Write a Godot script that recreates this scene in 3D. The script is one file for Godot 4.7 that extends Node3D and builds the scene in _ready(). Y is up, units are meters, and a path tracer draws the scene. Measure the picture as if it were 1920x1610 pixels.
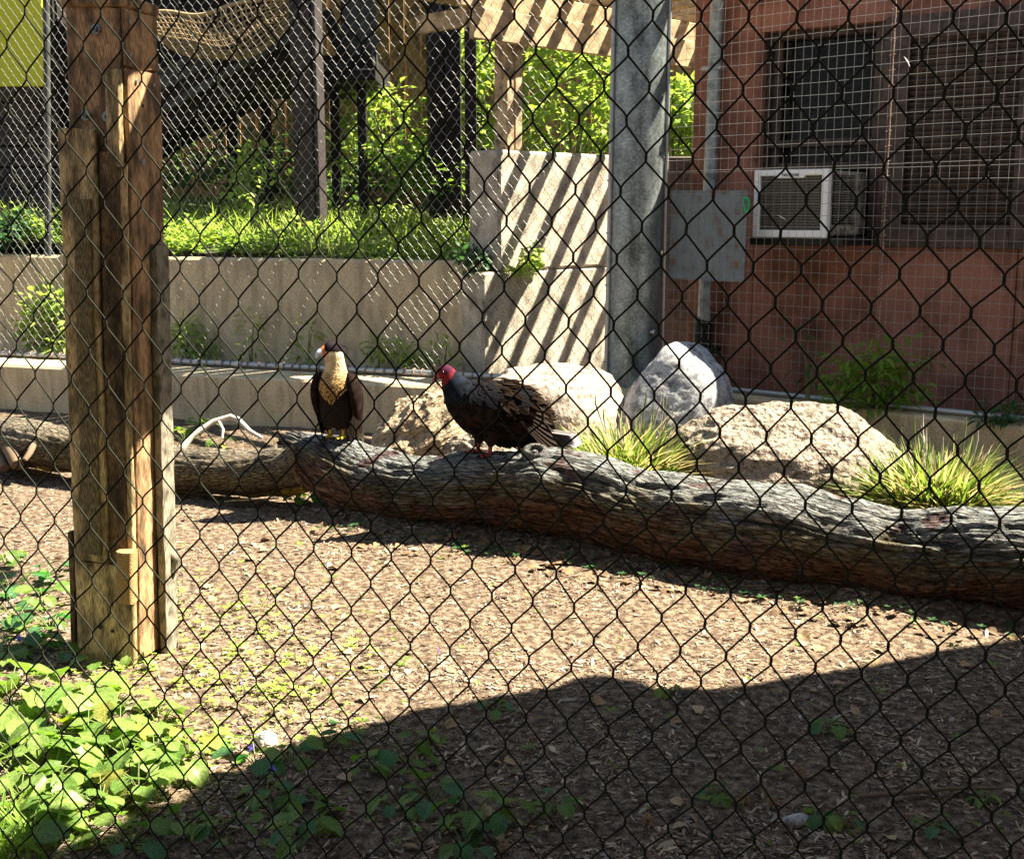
extends Node3D
# An enclosure for two birds of prey at a small zoo: chain-link fence in front, fallen logs, boulders, concrete walls and a reddish building behind.

const SUN_AZ := 12.0
const SUN_EL := 53.0
var rng := RandomNumberGenerator.new()
var used := {}
var mats := {}
var texs := {}
var noise := FastNoiseLite.new()
var noise2 := FastNoiseLite.new()

func _ready():
	# camera
	var cam := Camera3D.new()
	cam.name = "camera"
	cam.position = Vector3(0, 1.45, 0)
	cam.rotation_degrees = Vector3(-10, 0, 0)
	cam.fov = 38.57
	cam.near = 0.05
	cam.far = 200.0
	add_child(cam)
	cam.current = true
	# sky and exposure
	var sm := ProceduralSkyMaterial.new()
	sm.sky_top_color = Color(0.52, 0.6, 0.7)
	sm.sky_horizon_color = Color(0.82, 0.83, 0.82)
	sm.sky_curve = 0.12
	sm.ground_bottom_color = Color(0.18, 0.15, 0.12)
	sm.ground_horizon_color = Color(0.4, 0.4, 0.38)
	sm.energy_multiplier = 0.28
	var sky := Sky.new()
	sky.sky_material = sm
	var env := Environment.new()
	env.background_mode = Environment.BG_SKY
	env.sky = sky
	env.tonemap_mode = Environment.TONE_MAPPER_LINEAR
	env.tonemap_exposure = 6.2
	env.sdfgi_enabled = true
	env.ssao_enabled = true
	env.ssil_enabled = true
	var we := WorldEnvironment.new()
	we.name = "world_environment"
	we.environment = env
	add_child(we)
	# sun: high, from the right and a little behind the scene
	var sun := DirectionalLight3D.new()
	sun.name = "sun"
	sun.light_energy = 1.6
	sun.light_color = Color(1.0, 0.95, 0.86)
	sun.light_angular_distance = 0.5
	sun.shadow_enabled = true
	var ce := cos(deg_to_rad(SUN_EL))
	var to_sun := Vector3(ce * cos(deg_to_rad(SUN_AZ)), sin(deg_to_rad(SUN_EL)), -ce * sin(deg_to_rad(SUN_AZ)))
	sun.basis = Basis.looking_at(-to_sun, Vector3.UP)
	sun.position = Vector3(0, 8, 0)
	add_child(sun)

	rng.seed = 20240
	noise.seed = 7
	noise.noise_type = FastNoiseLite.TYPE_SIMPLEX_SMOOTH
	noise.fractal_type = FastNoiseLite.FRACTAL_FBM
	noise.fractal_octaves = 4
	noise.frequency = 1.0
	noise2.seed = 31
	noise2.noise_type = FastNoiseLite.TYPE_SIMPLEX_SMOOTH
	noise2.fractal_type = FastNoiseLite.FRACTAL_RIDGED
	noise2.fractal_octaves = 3
	noise2.frequency = 1.0
	make_materials()
	# setting and large structure
	make_ground()
	make_walls()
	make_building()
	make_pergola()
	make_back_structures()
	make_overhead()
	# objects
	make_big_log()
	make_left_log()
	make_boulders()
	make_front_fence()
	make_back_fence()
	make_pole_and_panel()
	make_wooden_post()
	make_caracara()
	make_vulture()
	# plants and litter
	make_back_plants()
	make_front_plants()
	make_litter()

# ---------------------------------------------------------------- mesh helper
class M:
	var v := PackedVector3Array()
	var t := PackedVector2Array()
	var c := PackedColorArray()
	var i := PackedInt32Array()
	var weld: Array = []
	var col := Color.WHITE
	func p(a: Vector3, uv := Vector2.ZERO) -> int:
		v.append(a)
		t.append(uv)
		c.append(col)
		return v.size() - 1
	func tri(a: int, b: int, d: int):
		i.append(a)
		i.append(b)
		i.append(d)
	func quad(a: int, b: int, d: int, e: int):
		tri(a, b, d)
		tri(a, d, e)
	# a flat polygon with its own vertices, facing «out»
	func poly(pts: Array, out: Vector3):
		var nn: Vector3 = (pts[1] - pts[0]).cross(pts[2] - pts[0])
		var k: Array = []
		for q in pts:
			k.append(p(q))
		for m in range(1, pts.size() - 1):
			if nn.dot(out) > 0:
				tri(k[0], k[m + 1], k[m])
			else:
				tri(k[0], k[m], k[m + 1])
	# a box with chamfered edges
	func box(ctr: Vector3, size: Vector3, b := Basis.IDENTITY, ch := 0.0):
		var h := size * 0.5
		var e := minf(ch, minf(h.x, minf(h.y, h.z)) * 0.45)
		for ax in 3:
			var a1 := (ax + 1) % 3
			var a2 := (ax + 2) % 3
			for sg in [-1.0, 1.0]:
				var q: Array = []
				for k in 4:
					var w := Vector3.ZERO
					w[ax] = sg * h[ax]
					w[a1] = (h[a1] - e) * (1.0 if k == 0 or k == 3 else -1.0)
					w[a2] = (h[a2] - e) * (1.0 if k < 2 else -1.0)
					q.append(ctr + b * w)
				var o := Vector3.ZERO
				o[ax] = sg
				poly(q, b * o)
		if e <= 0.0:
			return
		for ax in 3:
			var a1 := (ax + 1) % 3
			var a2 := (ax + 2) % 3
			for s1 in [-1.0, 1.0]:
				for s2 in [-1.0, 1.0]:
					var q: Array = []
					for k in 4:
						var w := Vector3.ZERO
						w[ax] = (h[ax] - e) * (1.0 if k == 0 or k == 3 else -1.0)
						w[a1] = s1 * (h[a1] if k < 2 else h[a1] - e)
						w[a2] = s2 * (h[a2] - e if k < 2 else h[a2])
						q.append(ctr + b * w)
					var o := Vector3.ZERO
					o[a1] = s1
					o[a2] = s2
					poly(q, b * o)
		for sx in [-1.0, 1.0]:
			for sy in [-1.0, 1.0]:
				for sz in [-1.0, 1.0]:
					var sgn := Vector3(sx, sy, sz)
					var q: Array = []
					for ax in 3:
						var w := Vector3.ZERO
						for k in 3:
							w[k] = sgn[k] * (h[k] if k == ax else h[k] - e)
						q.append(ctr + b * w)
					poly(q, b * sgn)
	# a box between two points: width along «side», thickness across
	func bar(a: Vector3, d: Vector3, w: float, th: float, side: Vector3, ch := 0.0):
		var y := (d - a).normalized()
		var z := side.cross(y).normalized()
		var x := y.cross(z).normalized()
		box((a + d) * 0.5, Vector3(w, (d - a).length(), th), Basis(x, y, z), ch)
	# rings of points joined to a skin; closed rings are welded so that they shade smoothly
	func rings(rs: Array, uscale := 1.0, vscale := 1.0, cap0 := false, cap1 := false, cols: Array = []):
		var n: int = rs[0].size()
		var first := v.size()
		var along := 0.0
		for r in rs.size():
			if r > 0:
				along += (rs[r][0] - rs[r - 1][0]).length()
			for k in n + 1:
				if cols.size():
					col = cols[r][k % n]
				p(rs[r][k % n], Vector2(uscale * k / n, vscale * along))
			weld.append([first + r * (n + 1), first + r * (n + 1) + n])
		for r in rs.size() - 1:
			for k in n:
				var a := first + r * (n + 1) + k
				quad(a, a + 1, a + n + 2, a + n + 1)
		for e in 2:
			if (cap0 if e == 0 else cap1):
				var r: int = 0 if e == 0 else rs.size() - 1
				var mid := Vector3.ZERO
				for q in rs[r]:
					mid += q
				mid /= n
				var m := p(mid)
				var k0 := v.size()
				for k in n:
					p(rs[r][k])
				for k in n:
					if e == 0:
						tri(m, k0 + (k + 1) % n, k0 + k)
					else:
						tri(m, k0 + k, k0 + (k + 1) % n)
	func tube(pts: Array, rad, sides := 8, cap := true, ell := 1.0):
		var rs: Array = []
		var up := Vector3.UP
		for k in pts.size():
			var d: Vector3 = (pts[mini(k + 1, pts.size() - 1)] - pts[maxi(k - 1, 0)]).normalized()
			if k == 0:
				up = Vector3.UP if absf(d.y) < 0.9 else Vector3.BACK
			var x := up.cross(d).normalized()
			var y := d.cross(x).normalized()
			up = y
			var r: float = rad if rad is float else rad[k]
			var ring: Array = []
			for j in sides:
				var a := TAU * j / sides
				ring.append(pts[k] + x * cos(a) * r - y * sin(a) * r * ell)
			rs.append(ring)
		rings(rs, 1.0, 1.0, cap, cap)
	# a sawn board with slightly uneven edges: long axis y
	func plank(ctr: Vector3, s: Vector3, b: Basis, ch: float, wob: float, fn: FastNoiseLite, off: float, tw := 0.0):
		var rs: Array = []
		var steps := maxi(4, int(s.y / 0.05))
		var hx := s.x * 0.5
		var hz := s.z * 0.5
		for k in steps + 1:
			var y := (float(k) / steps - 0.5) * s.y
			var ring: Array = []
			var cs := [Vector2(hx - ch, hz), Vector2(hx, hz - ch), Vector2(hx, 0), Vector2(hx, -hz + ch), Vector2(hx - ch, -hz), Vector2(0, -hz), Vector2(-hx + ch, -hz), Vector2(-hx, -hz + ch), Vector2(-hx, 0), Vector2(-hx, hz - ch), Vector2(-hx + ch, hz), Vector2(0, hz)]
			for j in cs.size():
				var q: Vector2 = cs[j]
				q = q.rotated(tw * float(k) / steps)
				var w := Vector3(fn.get_noise_3d(q.x * 9.0 + off, y * 4.0, q.y * 9.0), 0, fn.get_noise_3d(q.x * 9.0 + off + 7.0, y * 4.0, q.y * 9.0)) * wob
				w += Vector3(fn.get_noise_3d(q.x * 30.0 + off, y * 22.0, q.y * 30.0), 0, fn.get_noise_3d(q.x * 30.0 + off + 3.0, y * 22.0, q.y * 30.0)) * wob * 0.4
				var e := 0.0
				if k == 0 or k == steps:
					e = fn.get_noise_2d(j * 2.0 + off, k) * wob * 1.5
				ring.append(ctr + b * (Vector3(q.x, y + e, q.y) + w))
			rs.append(ring)
		rings(rs, 1, 1, true, true)
	static func new_frame(list: Array) -> M:
		var m := M.new()
		for q in list:
			m.box(q[0], q[1], Basis.IDENTITY, 0.004)
		return m
	func mesh() -> ArrayMesh:
		var n := PackedVector3Array()
		n.resize(v.size())
		for k in range(0, i.size(), 3):
			var a := i[k]
			var b := i[k + 1]
			var d := i[k + 2]
			var f := (v[d] - v[a]).cross(v[b] - v[a])
			n[a] += f
			n[b] += f
			n[d] += f
		for w in weld:
			var s: Vector3 = n[w[0]] + n[w[1]]
			n[w[0]] = s
			n[w[1]] = s
		for k in n.size():
			n[k] = n[k].normalized() if n[k].length_squared() > 0.0 else Vector3.UP
		var arr: Array = []
		arr.resize(Mesh.ARRAY_MAX)
		arr[Mesh.ARRAY_VERTEX] = v
		arr[Mesh.ARRAY_NORMAL] = n
		arr[Mesh.ARRAY_TEX_UV] = t
		arr[Mesh.ARRAY_COLOR] = c
		arr[Mesh.ARRAY_INDEX] = i
		var am := ArrayMesh.new()
		am.add_surface_from_arrays(Mesh.PRIMITIVE_TRIANGLES, arr)
		return am

# ---------------------------------------------------------------- scene helpers
func numbered(called: String) -> String:
	if not used.has(called):
		used[called] = 0
		return called
	used[called] += 1
	return "%s_%03d" % [called, used[called]]

func tag(o: Node, label: String, category: String, group := "", kind := ""):
	if label:
		o.set_meta("label", label)
	if category:
		o.set_meta("category", category)
	if group:
		o.set_meta("group", group)
	if kind:
		o.set_meta("kind", kind)

func thing(called: String, label: String, category: String, at := Vector3.ZERO, yaw := 0.0, group := "") -> Node3D:
	var o := Node3D.new()
	o.name = numbered(called)
	add_child(o)
	o.position = at
	o.rotation.y = yaw
	tag(o, label, category, group)
	return o

# one mesh as a part of «parent», or as a top-level object
func obj(called: String, m, material: Material, parent: Node = null) -> MeshInstance3D:
	var o := MeshInstance3D.new()
	o.mesh = m.mesh() if m is M else m
	o.material_override = material
	if parent == null:
		o.name = numbered(called)
		add_child(o)
	else:
		var nm := called
		var k := 0
		while parent.has_node(NodePath(nm)):
			k += 1
			nm = "%s_%03d" % [called, k]
		o.name = nm
		parent.add_child(o, true)
	return o

func many(called: String, mesh: Mesh, material: Material, xs: Array, cols: Array, parent: Node = null) -> MultiMeshInstance3D:
	var mm := MultiMesh.new()
	mm.transform_format = MultiMesh.TRANSFORM_3D
	mm.use_colors = cols.size() > 0
	mm.mesh = mesh
	mm.instance_count = xs.size()
	for k in xs.size():
		mm.set_instance_transform(k, xs[k])
		if cols.size():
			mm.set_instance_color(k, cols[k])
	var o := MultiMeshInstance3D.new()
	o.multimesh = mm
	o.material_override = material
	o.set_meta("kind", "stuff")
	if parent == null:
		o.name = numbered(called)
		add_child(o)
	else:
		o.name = called
		parent.add_child(o, true)
	return o

func rf(a: float, b: float) -> float:
	return rng.randf_range(a, b)

func bas(yaw: float, pitch := 0.0, roll := 0.0, s := 1.0) -> Basis:
	return Basis.from_euler(Vector3(pitch, yaw, roll)).scaled(Vector3.ONE * s)

# Catmull-Rom through a list of points
func smooth(pts: Array, steps: int) -> Array:
	var o: Array = []
	for k in pts.size() - 1:
		for s in steps:
			var f := float(s) / steps
			o.append((pts[k]).cubic_interpolate(pts[k + 1], pts[maxi(k - 1, 0)], pts[mini(k + 2, pts.size() - 1)], f) if not pts[k] is float else cubic_interpolate(pts[k], pts[k + 1], pts[maxi(k - 1, 0)], pts[mini(k + 2, pts.size() - 1)], f))
	o.append(pts[pts.size() - 1])
	return o

# linear colour to the sRGB value a material wants
func li(r: float, g: float, b: float) -> Color:
	return Color(r, g, b).linear_to_srgb()

func tex(key: String, freq: float, stops: Array, fractal := 1, type := 1, oct := 5, size := 512, normal := false, bump := 6.0) -> NoiseTexture2D:
	if texs.has(key):
		return texs[key]
	var n := FastNoiseLite.new()
	n.seed = texs.size() * 13 + 5
	n.noise_type = type
	n.frequency = freq
	n.fractal_type = fractal
	n.fractal_octaves = oct
	if type == FastNoiseLite.TYPE_CELLULAR:
		n.cellular_return_type = FastNoiseLite.RETURN_DISTANCE2_SUB if key.begins_with("bark") else FastNoiseLite.RETURN_CELL_VALUE
		if key.begins_with("bark"):
			n.seed = 99
			n.domain_warp_enabled = true
			n.domain_warp_amplitude = 34.0
			n.domain_warp_frequency = 0.012
	var t := NoiseTexture2D.new()
	t.width = size
	t.height = size
	t.seamless = true
	t.noise = n
	if normal:
		t.as_normal_map = true
		t.bump_strength = bump
	elif stops.size():
		var g := Gradient.new()
		var offs := PackedFloat32Array()
		var cs := PackedColorArray()
		for s in stops:
			offs.append(s[0])
			cs.append(s[1] if s[1] is Color else Color(s[1], s[1], s[1]))
		g.offsets = offs
		g.colors = cs
		t.color_ramp = g
	texs[key] = t
	return t

# material: linear colour, roughness, and options
func mat(key: String, color: Color, rough: float, o := {}) -> StandardMaterial3D:
	if mats.has(key):
		return mats[key]
	var m := StandardMaterial3D.new()
	m.resource_name = key
	m.albedo_color = color
	m.roughness = rough
	m.metallic = o.get("metal", 0.0)
	m.metallic_specular = o.get("spec", 0.4)
	if o.has("tex"):
		m.albedo_texture = o.tex
	if o.has("bump"):
		m.heightmap_enabled = true
		m.heightmap_texture = o.bump
		m.heightmap_scale = o.get("depth", 1.0)
	if o.has("detail"):
		m.detail_enabled = true
		m.detail_blend_mode = BaseMaterial3D.BLEND_MODE_MUL
		m.detail_albedo = o.detail
		m.detail_uv_layer = BaseMaterial3D.DETAIL_UV_2
		m.uv2_triplanar = true
		m.uv2_world_triplanar = o.get("world", false)
		m.uv2_scale = o.get("scale2", Vector3.ONE)
	if not o.get("uv", false):
		m.uv1_triplanar = true
		m.uv1_world_triplanar = o.get("world", false)
	m.uv1_scale = o.get("scale", Vector3.ONE)
	m.vertex_color_use_as_albedo = o.get("vcol", false)
	if o.has("back"):
		m.backlight_enabled = true
		m.backlight = o.back
	m.cull_mode = BaseMaterial3D.CULL_DISABLED
	mats[key] = m
	return m

func make_materials():
	var mottle := tex("mottle", 0.012, [[0.0, 0.5], [0.35, 0.8], [0.6, 1.0], [1.0, 1.0]])
	var fine := tex("fine", 0.05, [[0.0, 0.45], [0.4, 0.9], [0.6, 1.0], [1.0, 1.0]])
	var grain := tex("grain", 0.03, [[0.0, 0.25], [0.3, 0.6], [0.55, 0.95], [1.0, 1.0]], 2, 0, 4)
	var bumpy := tex("bumpy", 0.03, [])
	var cracks := tex("cracks", 0.02, [[0.0, 0.25], [0.45, 0.7], [0.7, 0.95], [1.0, 1.0]], 2, 0, 4)
	var stain := tex("stain", 0.01, [[0.0, 0.3], [0.4, 0.75], [0.65, 1.0], [1.0, 1.0]], 1, 1, 5)
	var pits := tex("pits", 0.04, [[0.0, 0.0], [0.3, 0.35], [0.45, 0.85], [1.0, 1.0]], 1, 1, 5)
	var soil_t := tex("soil", 0.02, [[0.0, li(0.035, 0.026, 0.021)], [0.35, li(0.088, 0.064, 0.045)], [0.6, li(0.175, 0.132, 0.09)], [1.0, li(0.3, 0.235, 0.18)]], 1, 1, 5, 1024)
	mat("soil", Color.WHITE, 0.95, {"tex": soil_t, "scale": Vector3.ONE * 1.1, "detail": fine, "scale2": Vector3.ONE * 4.3, "bump": bumpy, "depth": 1.2, "world": true, "spec": 0.2})
	mat("hill_soil", li(0.05, 0.055, 0.025), 0.95, {"tex": mottle, "scale": Vector3.ONE, "world": true, "spec": 0.2})
	mat("concrete", li(0.56, 0.5, 0.4), 0.9, {"tex": mottle, "scale": Vector3(1.3, 0.7, 1.3), "detail": fine, "scale2": Vector3.ONE * 3.1, "bump": pits, "depth": 0.15, "spec": 0.25, "world": true})
	mat("concrete_low", li(0.62, 0.51, 0.33), 0.9, {"tex": tex("walltone", 0.012, [[0.0, 0.72], [0.35, 0.9], [0.6, 1.0], [1.0, 1.0]]), "scale": Vector3(1.6, 0.35, 1.6), "detail": fine, "scale2": Vector3.ONE * 3.7, "bump": pits, "depth": 0.2, "spec": 0.25, "world": true})
	mat("stucco", li(0.37, 0.17, 0.12), 0.9, {"tex": mottle, "scale": Vector3(0.6, 0.35, 0.6), "detail": fine, "scale2": Vector3.ONE * 5.0, "bump": bumpy, "depth": 0.2, "spec": 0.25, "world": true})
	mat("brown_paint", li(0.07, 0.045, 0.037), 0.6, {"tex": mottle, "scale": Vector3.ONE * 1.7})
	mat("louvre", li(0.075, 0.054, 0.045), 0.55, {"tex": mottle, "scale": Vector3.ONE * 2.0})
	mat("white_metal", li(0.74, 0.76, 0.78), 0.45)
	mat("beige_plastic", li(0.3, 0.28, 0.23), 0.6, {"tex": mottle, "scale": Vector3.ONE * 2.3})
	mat("grille", li(0.14, 0.13, 0.105), 0.6, {"tex": fine, "scale": Vector3.ONE * 3.0})
	mat("black", li(0.012, 0.012, 0.013), 0.6)
	mat("print_black", li(0.03, 0.03, 0.03), 0.6)
	var spangle := tex("spangle", 0.06, [[0.0, 0.72], [1.0, 1.0]], 0, FastNoiseLite.TYPE_CELLULAR, 1)
	var streak := tex("streak", 0.015, [[0.0, 0.55], [0.4, 0.85], [0.7, 1.0], [1.0, 1.0]])
	mat("galvanized", li(0.36, 0.42, 0.42), 0.42, {"metal": 0.55, "tex": spangle, "scale": Vector3.ONE * 3.0, "detail": streak, "scale2": Vector3(1.2, 0.5, 1.2)})
	mat("zinc", li(0.36, 0.37, 0.37), 0.45, {"metal": 0.75})
	mat("wire_mesh", li(0.3, 0.3, 0.29), 0.5, {"metal": 0.5})
	mat("weld_wire", li(0.26, 0.26, 0.25), 0.5, {"metal": 0.6})
	var rust_t := tex("rustmix", 0.02, [[0.0, li(0.12, 0.045, 0.02)], [0.4, li(0.2, 0.1, 0.06)], [0.6, li(0.3, 0.25, 0.22)], [1.0, li(0.4, 0.4, 0.4)]])
	mat("rusty", Color.WHITE, 0.75, {"metal": 0.2, "tex": rust_t, "scale": Vector3.ONE * 6.0})
	var plate_t := tex("plate", 0.012, [[0.0, li(0.14, 0.06, 0.03)], [0.2, li(0.14, 0.11, 0.09)], [0.3, li(0.13, 0.155, 0.17)], [1.0, li(0.18, 0.21, 0.225)]], 1, 1, 5)
	mat("plate_metal", Color.WHITE, 0.6, {"metal": 0.3, "tex": plate_t, "scale": Vector3(2.2, 1.2, 2.2)})
	mat("front_wire", li(0.022, 0.025, 0.019), 0.75, {"spec": 0.15})
	mat("downspout", li(0.35, 0.4, 0.41), 0.5, {"metal": 0.3, "tex": streak, "scale": Vector3.ONE * 1.4})
	var gr := Vector3(14, 0.9, 14)
	mat("post_wood", li(0.56, 0.34, 0.17), 0.7, {"tex": grain, "scale": gr, "detail": stain, "scale2": Vector3(2.4, 0.8, 2.4), "bump": grain, "depth": 0.15})
	mat("post_wood_light", li(0.74, 0.54, 0.27), 0.75, {"tex": grain, "scale": gr, "detail": stain, "scale2": Vector3(3.1, 0.9, 3.1), "bump": grain, "depth": 0.2})
	mat("post_wood_dark", li(0.36, 0.235, 0.12), 0.85, {"tex": cracks, "scale": Vector3(18, 1.4, 18), "detail": stain, "scale2": Vector3(2.4, 0.8, 2.4), "bump": cracks, "depth": 0.6})
	mat("post_wood_mossy", li(0.52, 0.4, 0.2), 0.85, {"tex": cracks, "scale": Vector3(22, 1.6, 22), "detail": grain, "scale2": Vector3(20, 0.8, 20), "bump": cracks, "depth": 0.6})
	mat("grey_wood", li(0.36, 0.32, 0.24), 0.85, {"tex": grain, "scale": Vector3(17, 0.8, 17), "detail": mottle, "scale2": Vector3.ONE * 2.0, "bump": grain, "depth": 0.2})
	mat("end_grain", li(0.4, 0.24, 0.1), 0.9, {"tex": fine, "scale": Vector3.ONE * 8.0, "bump": pits, "depth": 0.3})
	mat("pale_timber", li(0.6, 0.44, 0.25), 0.8, {"tex": grain, "scale": Vector3(2.0, 9.0, 2.0), "detail": mottle, "scale2": Vector3.ONE * 1.3})
	mat("pale_timber_post", li(0.62, 0.46, 0.27), 0.8, {"tex": grain, "scale": Vector3(9.0, 0.6, 9.0), "detail": mottle, "scale2": Vector3.ONE * 1.3})
	mat("dark_timber", li(0.013, 0.01, 0.009), 0.75, {"tex": grain, "scale": Vector3(6.0, 0.6, 6.0)})
	mat("purple_timber", li(0.042, 0.034, 0.033), 0.75, {"tex": grain, "scale": Vector3(6.0, 0.6, 6.0)})
	mat("plank_brown", li(0.4, 0.25, 0.08), 0.85, {"tex": grain, "scale": Vector3(7.0, 0.4, 7.0), "detail": mottle, "scale2": Vector3.ONE * 0.6})
	mat("yellow_board", li(0.42, 0.45, 0.015), 0.6)
	mat("grey_board", li(0.05, 0.056, 0.053), 0.7, {"tex": mottle})
	mat("rope", li(0.33, 0.24, 0.13), 0.95, {"tex": fine, "scale": Vector3.ONE * 6.0})
	var bark_t := tex("bark", 0.028, [[0.0, 0.3], [0.12, 0.6], [0.28, 0.9], [0.6, 1.0], [1.0, 0.95]], 1, FastNoiseLite.TYPE_CELLULAR, 3, 1024)
	var bark_b := tex("bark_b", 0.028, [[0.0, 0.0], [0.15, 0.45], [0.4, 0.85], [1.0, 1.0]], 1, FastNoiseLite.TYPE_CELLULAR, 3, 1024)
	mat("bark", Color.WHITE, 0.95, {"uv": true, "tex": bark_t, "scale": Vector3(2, 1, 1), "vcol": true, "bump": bark_b, "depth": 0.9, "spec": 0.2, "detail": fine, "scale2": Vector3.ONE * 5.0})
	mat("cut_wood", li(0.42, 0.3, 0.18), 0.9, {"tex": cracks, "scale": Vector3(12, 2.5, 12), "bump": cracks, "depth": 0.5, "spec": 0.2})
	var rock_b := tex("rock_b", 0.014, [[0.0, 0.0], [1.0, 1.0]], 1, 1, 6, 1024)
	var rock_t := tex("rock_t", 0.012, [[0.0, 0.35], [0.36, 0.72], [0.5, 0.95], [1.0, 1.0]], 1, 1, 6, 1024)
	mat("rock_pale", li(0.46, 0.38, 0.315), 0.9, {"tex": rock_t, "scale": Vector3.ONE * 1.3, "bump": rock_b, "depth": 1.1, "detail": fine, "scale2": Vector3.ONE * 2.7, "spec": 0.25})
	mat("rock_grey", li(0.5, 0.51, 0.52), 0.9, {"tex": rock_t, "scale": Vector3.ONE * 1.1, "bump": rock_b, "depth": 0.7, "detail": fine, "scale2": Vector3.ONE * 3.0, "spec": 0.25})
	var rock_pit := tex("rock_pit", 0.02, [[0.0, 0.25], [0.28, 0.5], [0.42, 0.9], [1.0, 1.0]], 1, 1, 6, 1024)
	mat("rock_rough", li(0.39, 0.325, 0.255), 0.95, {"tex": rock_pit, "scale": Vector3(1.0, 1.8, 1.0), "bump": rock_b, "depth": 3.0, "detail": fine, "scale2": Vector3.ONE * 3.0, "spec": 0.2})
	mat("rock_tan", li(0.5, 0.39, 0.26), 0.95, {"tex": rock_pit, "scale": Vector3(0.8, 2.6, 0.8), "bump": rock_b, "depth": 2.5, "detail": fine, "scale2": Vector3.ONE * 3.0, "spec": 0.2})
	mat("leaf", Color.WHITE, 0.5, {"vcol": true, "back": Color(1.0, 1.0, 0.8), "spec": 0.35})
	var lv := leaf_print()
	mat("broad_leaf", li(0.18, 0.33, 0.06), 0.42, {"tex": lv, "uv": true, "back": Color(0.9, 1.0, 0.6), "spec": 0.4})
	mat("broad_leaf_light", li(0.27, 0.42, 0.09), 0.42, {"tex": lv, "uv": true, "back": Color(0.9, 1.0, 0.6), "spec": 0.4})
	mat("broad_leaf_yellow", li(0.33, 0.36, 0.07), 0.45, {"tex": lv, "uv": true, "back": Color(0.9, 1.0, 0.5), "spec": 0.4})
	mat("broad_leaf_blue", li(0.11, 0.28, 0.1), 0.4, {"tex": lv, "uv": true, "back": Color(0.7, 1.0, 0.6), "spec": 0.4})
	mat("dead_leaf", li(0.3, 0.2, 0.09), 0.8, {"tex": lv, "uv": true, "back": Color(0.6, 0.5, 0.3), "spec": 0.2})
	mat("stem", li(0.12, 0.16, 0.05), 0.7)
	mat("twig", li(0.2, 0.14, 0.09), 0.9, {"tex": grain, "scale": Vector3(20, 20, 20)})
	mat("pale_stick", li(0.5, 0.45, 0.4), 0.9, {"tex": grain, "scale": Vector3(20, 20, 20)})
	mat("violet", li(0.13, 0.07, 0.5), 0.7, {"back": Color(0.6, 0.6, 1.0)})
	mat("chip", Color.WHITE, 0.9, {"vcol": true, "spec": 0.25})
	mat("feather", Color.WHITE, 0.95, {"vcol": true, "spec": 0.05})
	mat("feather_dark", li(0.05, 0.05, 0.05), 0.95, {"vcol": true, "spec": 0.05})
	mat("bird_body", li(0.3333, 0.3333, 0.3333), 0.9, {"vcol": true, "spec": 0.08})
	mat("bird_skin", Color.WHITE, 0.6, {"vcol": true, "spec": 0.4, "bump": bumpy, "depth": 0.1, "scale": Vector3.ONE * 20.0})
	mat("eye", li(0.01, 0.008, 0.006), 0.1, {"spec": 0.6})
	mat("green_anodized", li(0.02, 0.4, 0.12), 0.3, {"metal": 0.5})
	var gm := mat("window_glass", Color(0.02, 0.025, 0.025, 0.3), 0.06, {"spec": 0.2})
	gm.transparency = BaseMaterial3D.TRANSPARENCY_ALPHA
	gm.uv1_triplanar = false
	mat("blind", li(0.03, 0.029, 0.022), 0.8, {"tex": tex("blindt", 0.03, [[0.0, 0.3], [1.0, 1.0]]), "scale": Vector3(24, 0.6, 24)})
	mat("white_feather", li(0.7, 0.68, 0.62), 0.8)
	mat("white_stone", li(0.66, 0.6, 0.5), 0.9, {"tex": fine, "scale": Vector3.ONE * 6.0})
	mat("dry_puff", li(0.3, 0.2, 0.1), 0.95)

# veins and mottling of a heart-shaped leaf; u runs across, v from stalk to tip
func leaf_print() -> ImageTexture:
	var n := 192
	var im := Image.create(n, n, false, Image.FORMAT_RGB8)
	for y in n:
		for x in n:
			var u := (x / float(n) - 0.5) * 1.3
			var w := y / float(n) * 1.3 - 0.2
			var g := 0.82 + 0.22 * noise.get_noise_2d(u * 6.0, w * 6.0) + 0.1 * noise.get_noise_2d(u * 22.0, w * 22.0)
			var d := absf(u) * 0.9
			var v := clampf(1.0 - d * 34.0, 0.0, 1.0)
			for k in 5:
				var s := 0.03 + 0.16 * k
				var c := absf((w - s) - absf(u) * (0.75 + 0.05 * k) + u * u * 0.35)
				v = maxf(v, clampf(1.0 - c * 42.0, 0.0, 1.0) * 0.7)
			g = lerpf(g, 1.12, v * 0.55)
			im.set_pixel(x, y, Color(clampf(g * (1.0 + 0.12 * v), 0, 1), clampf(g, 0, 1), clampf(g * (1.0 + 0.35 * v), 0, 1)))
	return ImageTexture.create_from_image(im)

# ---------------------------------------------------------------- ground and walls
func gy(x: float, z: float) -> float:
	# the soil heaps up a little under the long log
	var q := (Vector2(x, z) - Vector2(-0.82, -5.88)).dot(Vector2(-0.498, 0.867))
	var w := 0.05 * exp(-pow((q + 0.02) / 0.16, 2.0)) * smoothstep(-1.2, -0.6, x)
	return w + 0.022 * noise.get_noise_2d(x * 0.9, z * 0.9) + 0.008 * noise.get_noise_2d(x * 5.0 + 9.0, z * 5.0)

func hy(x: float, z: float) -> float:
	var d := -z - 0.356 * x - 8.54
	return 1.04 + 0.075 * maxf(d - 0.3, 0.0) + 0.06 * noise.get_noise_2d(x * 0.7 + 40.0, z * 0.7) * clampf(d, 0.0, 1.0)

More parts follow.
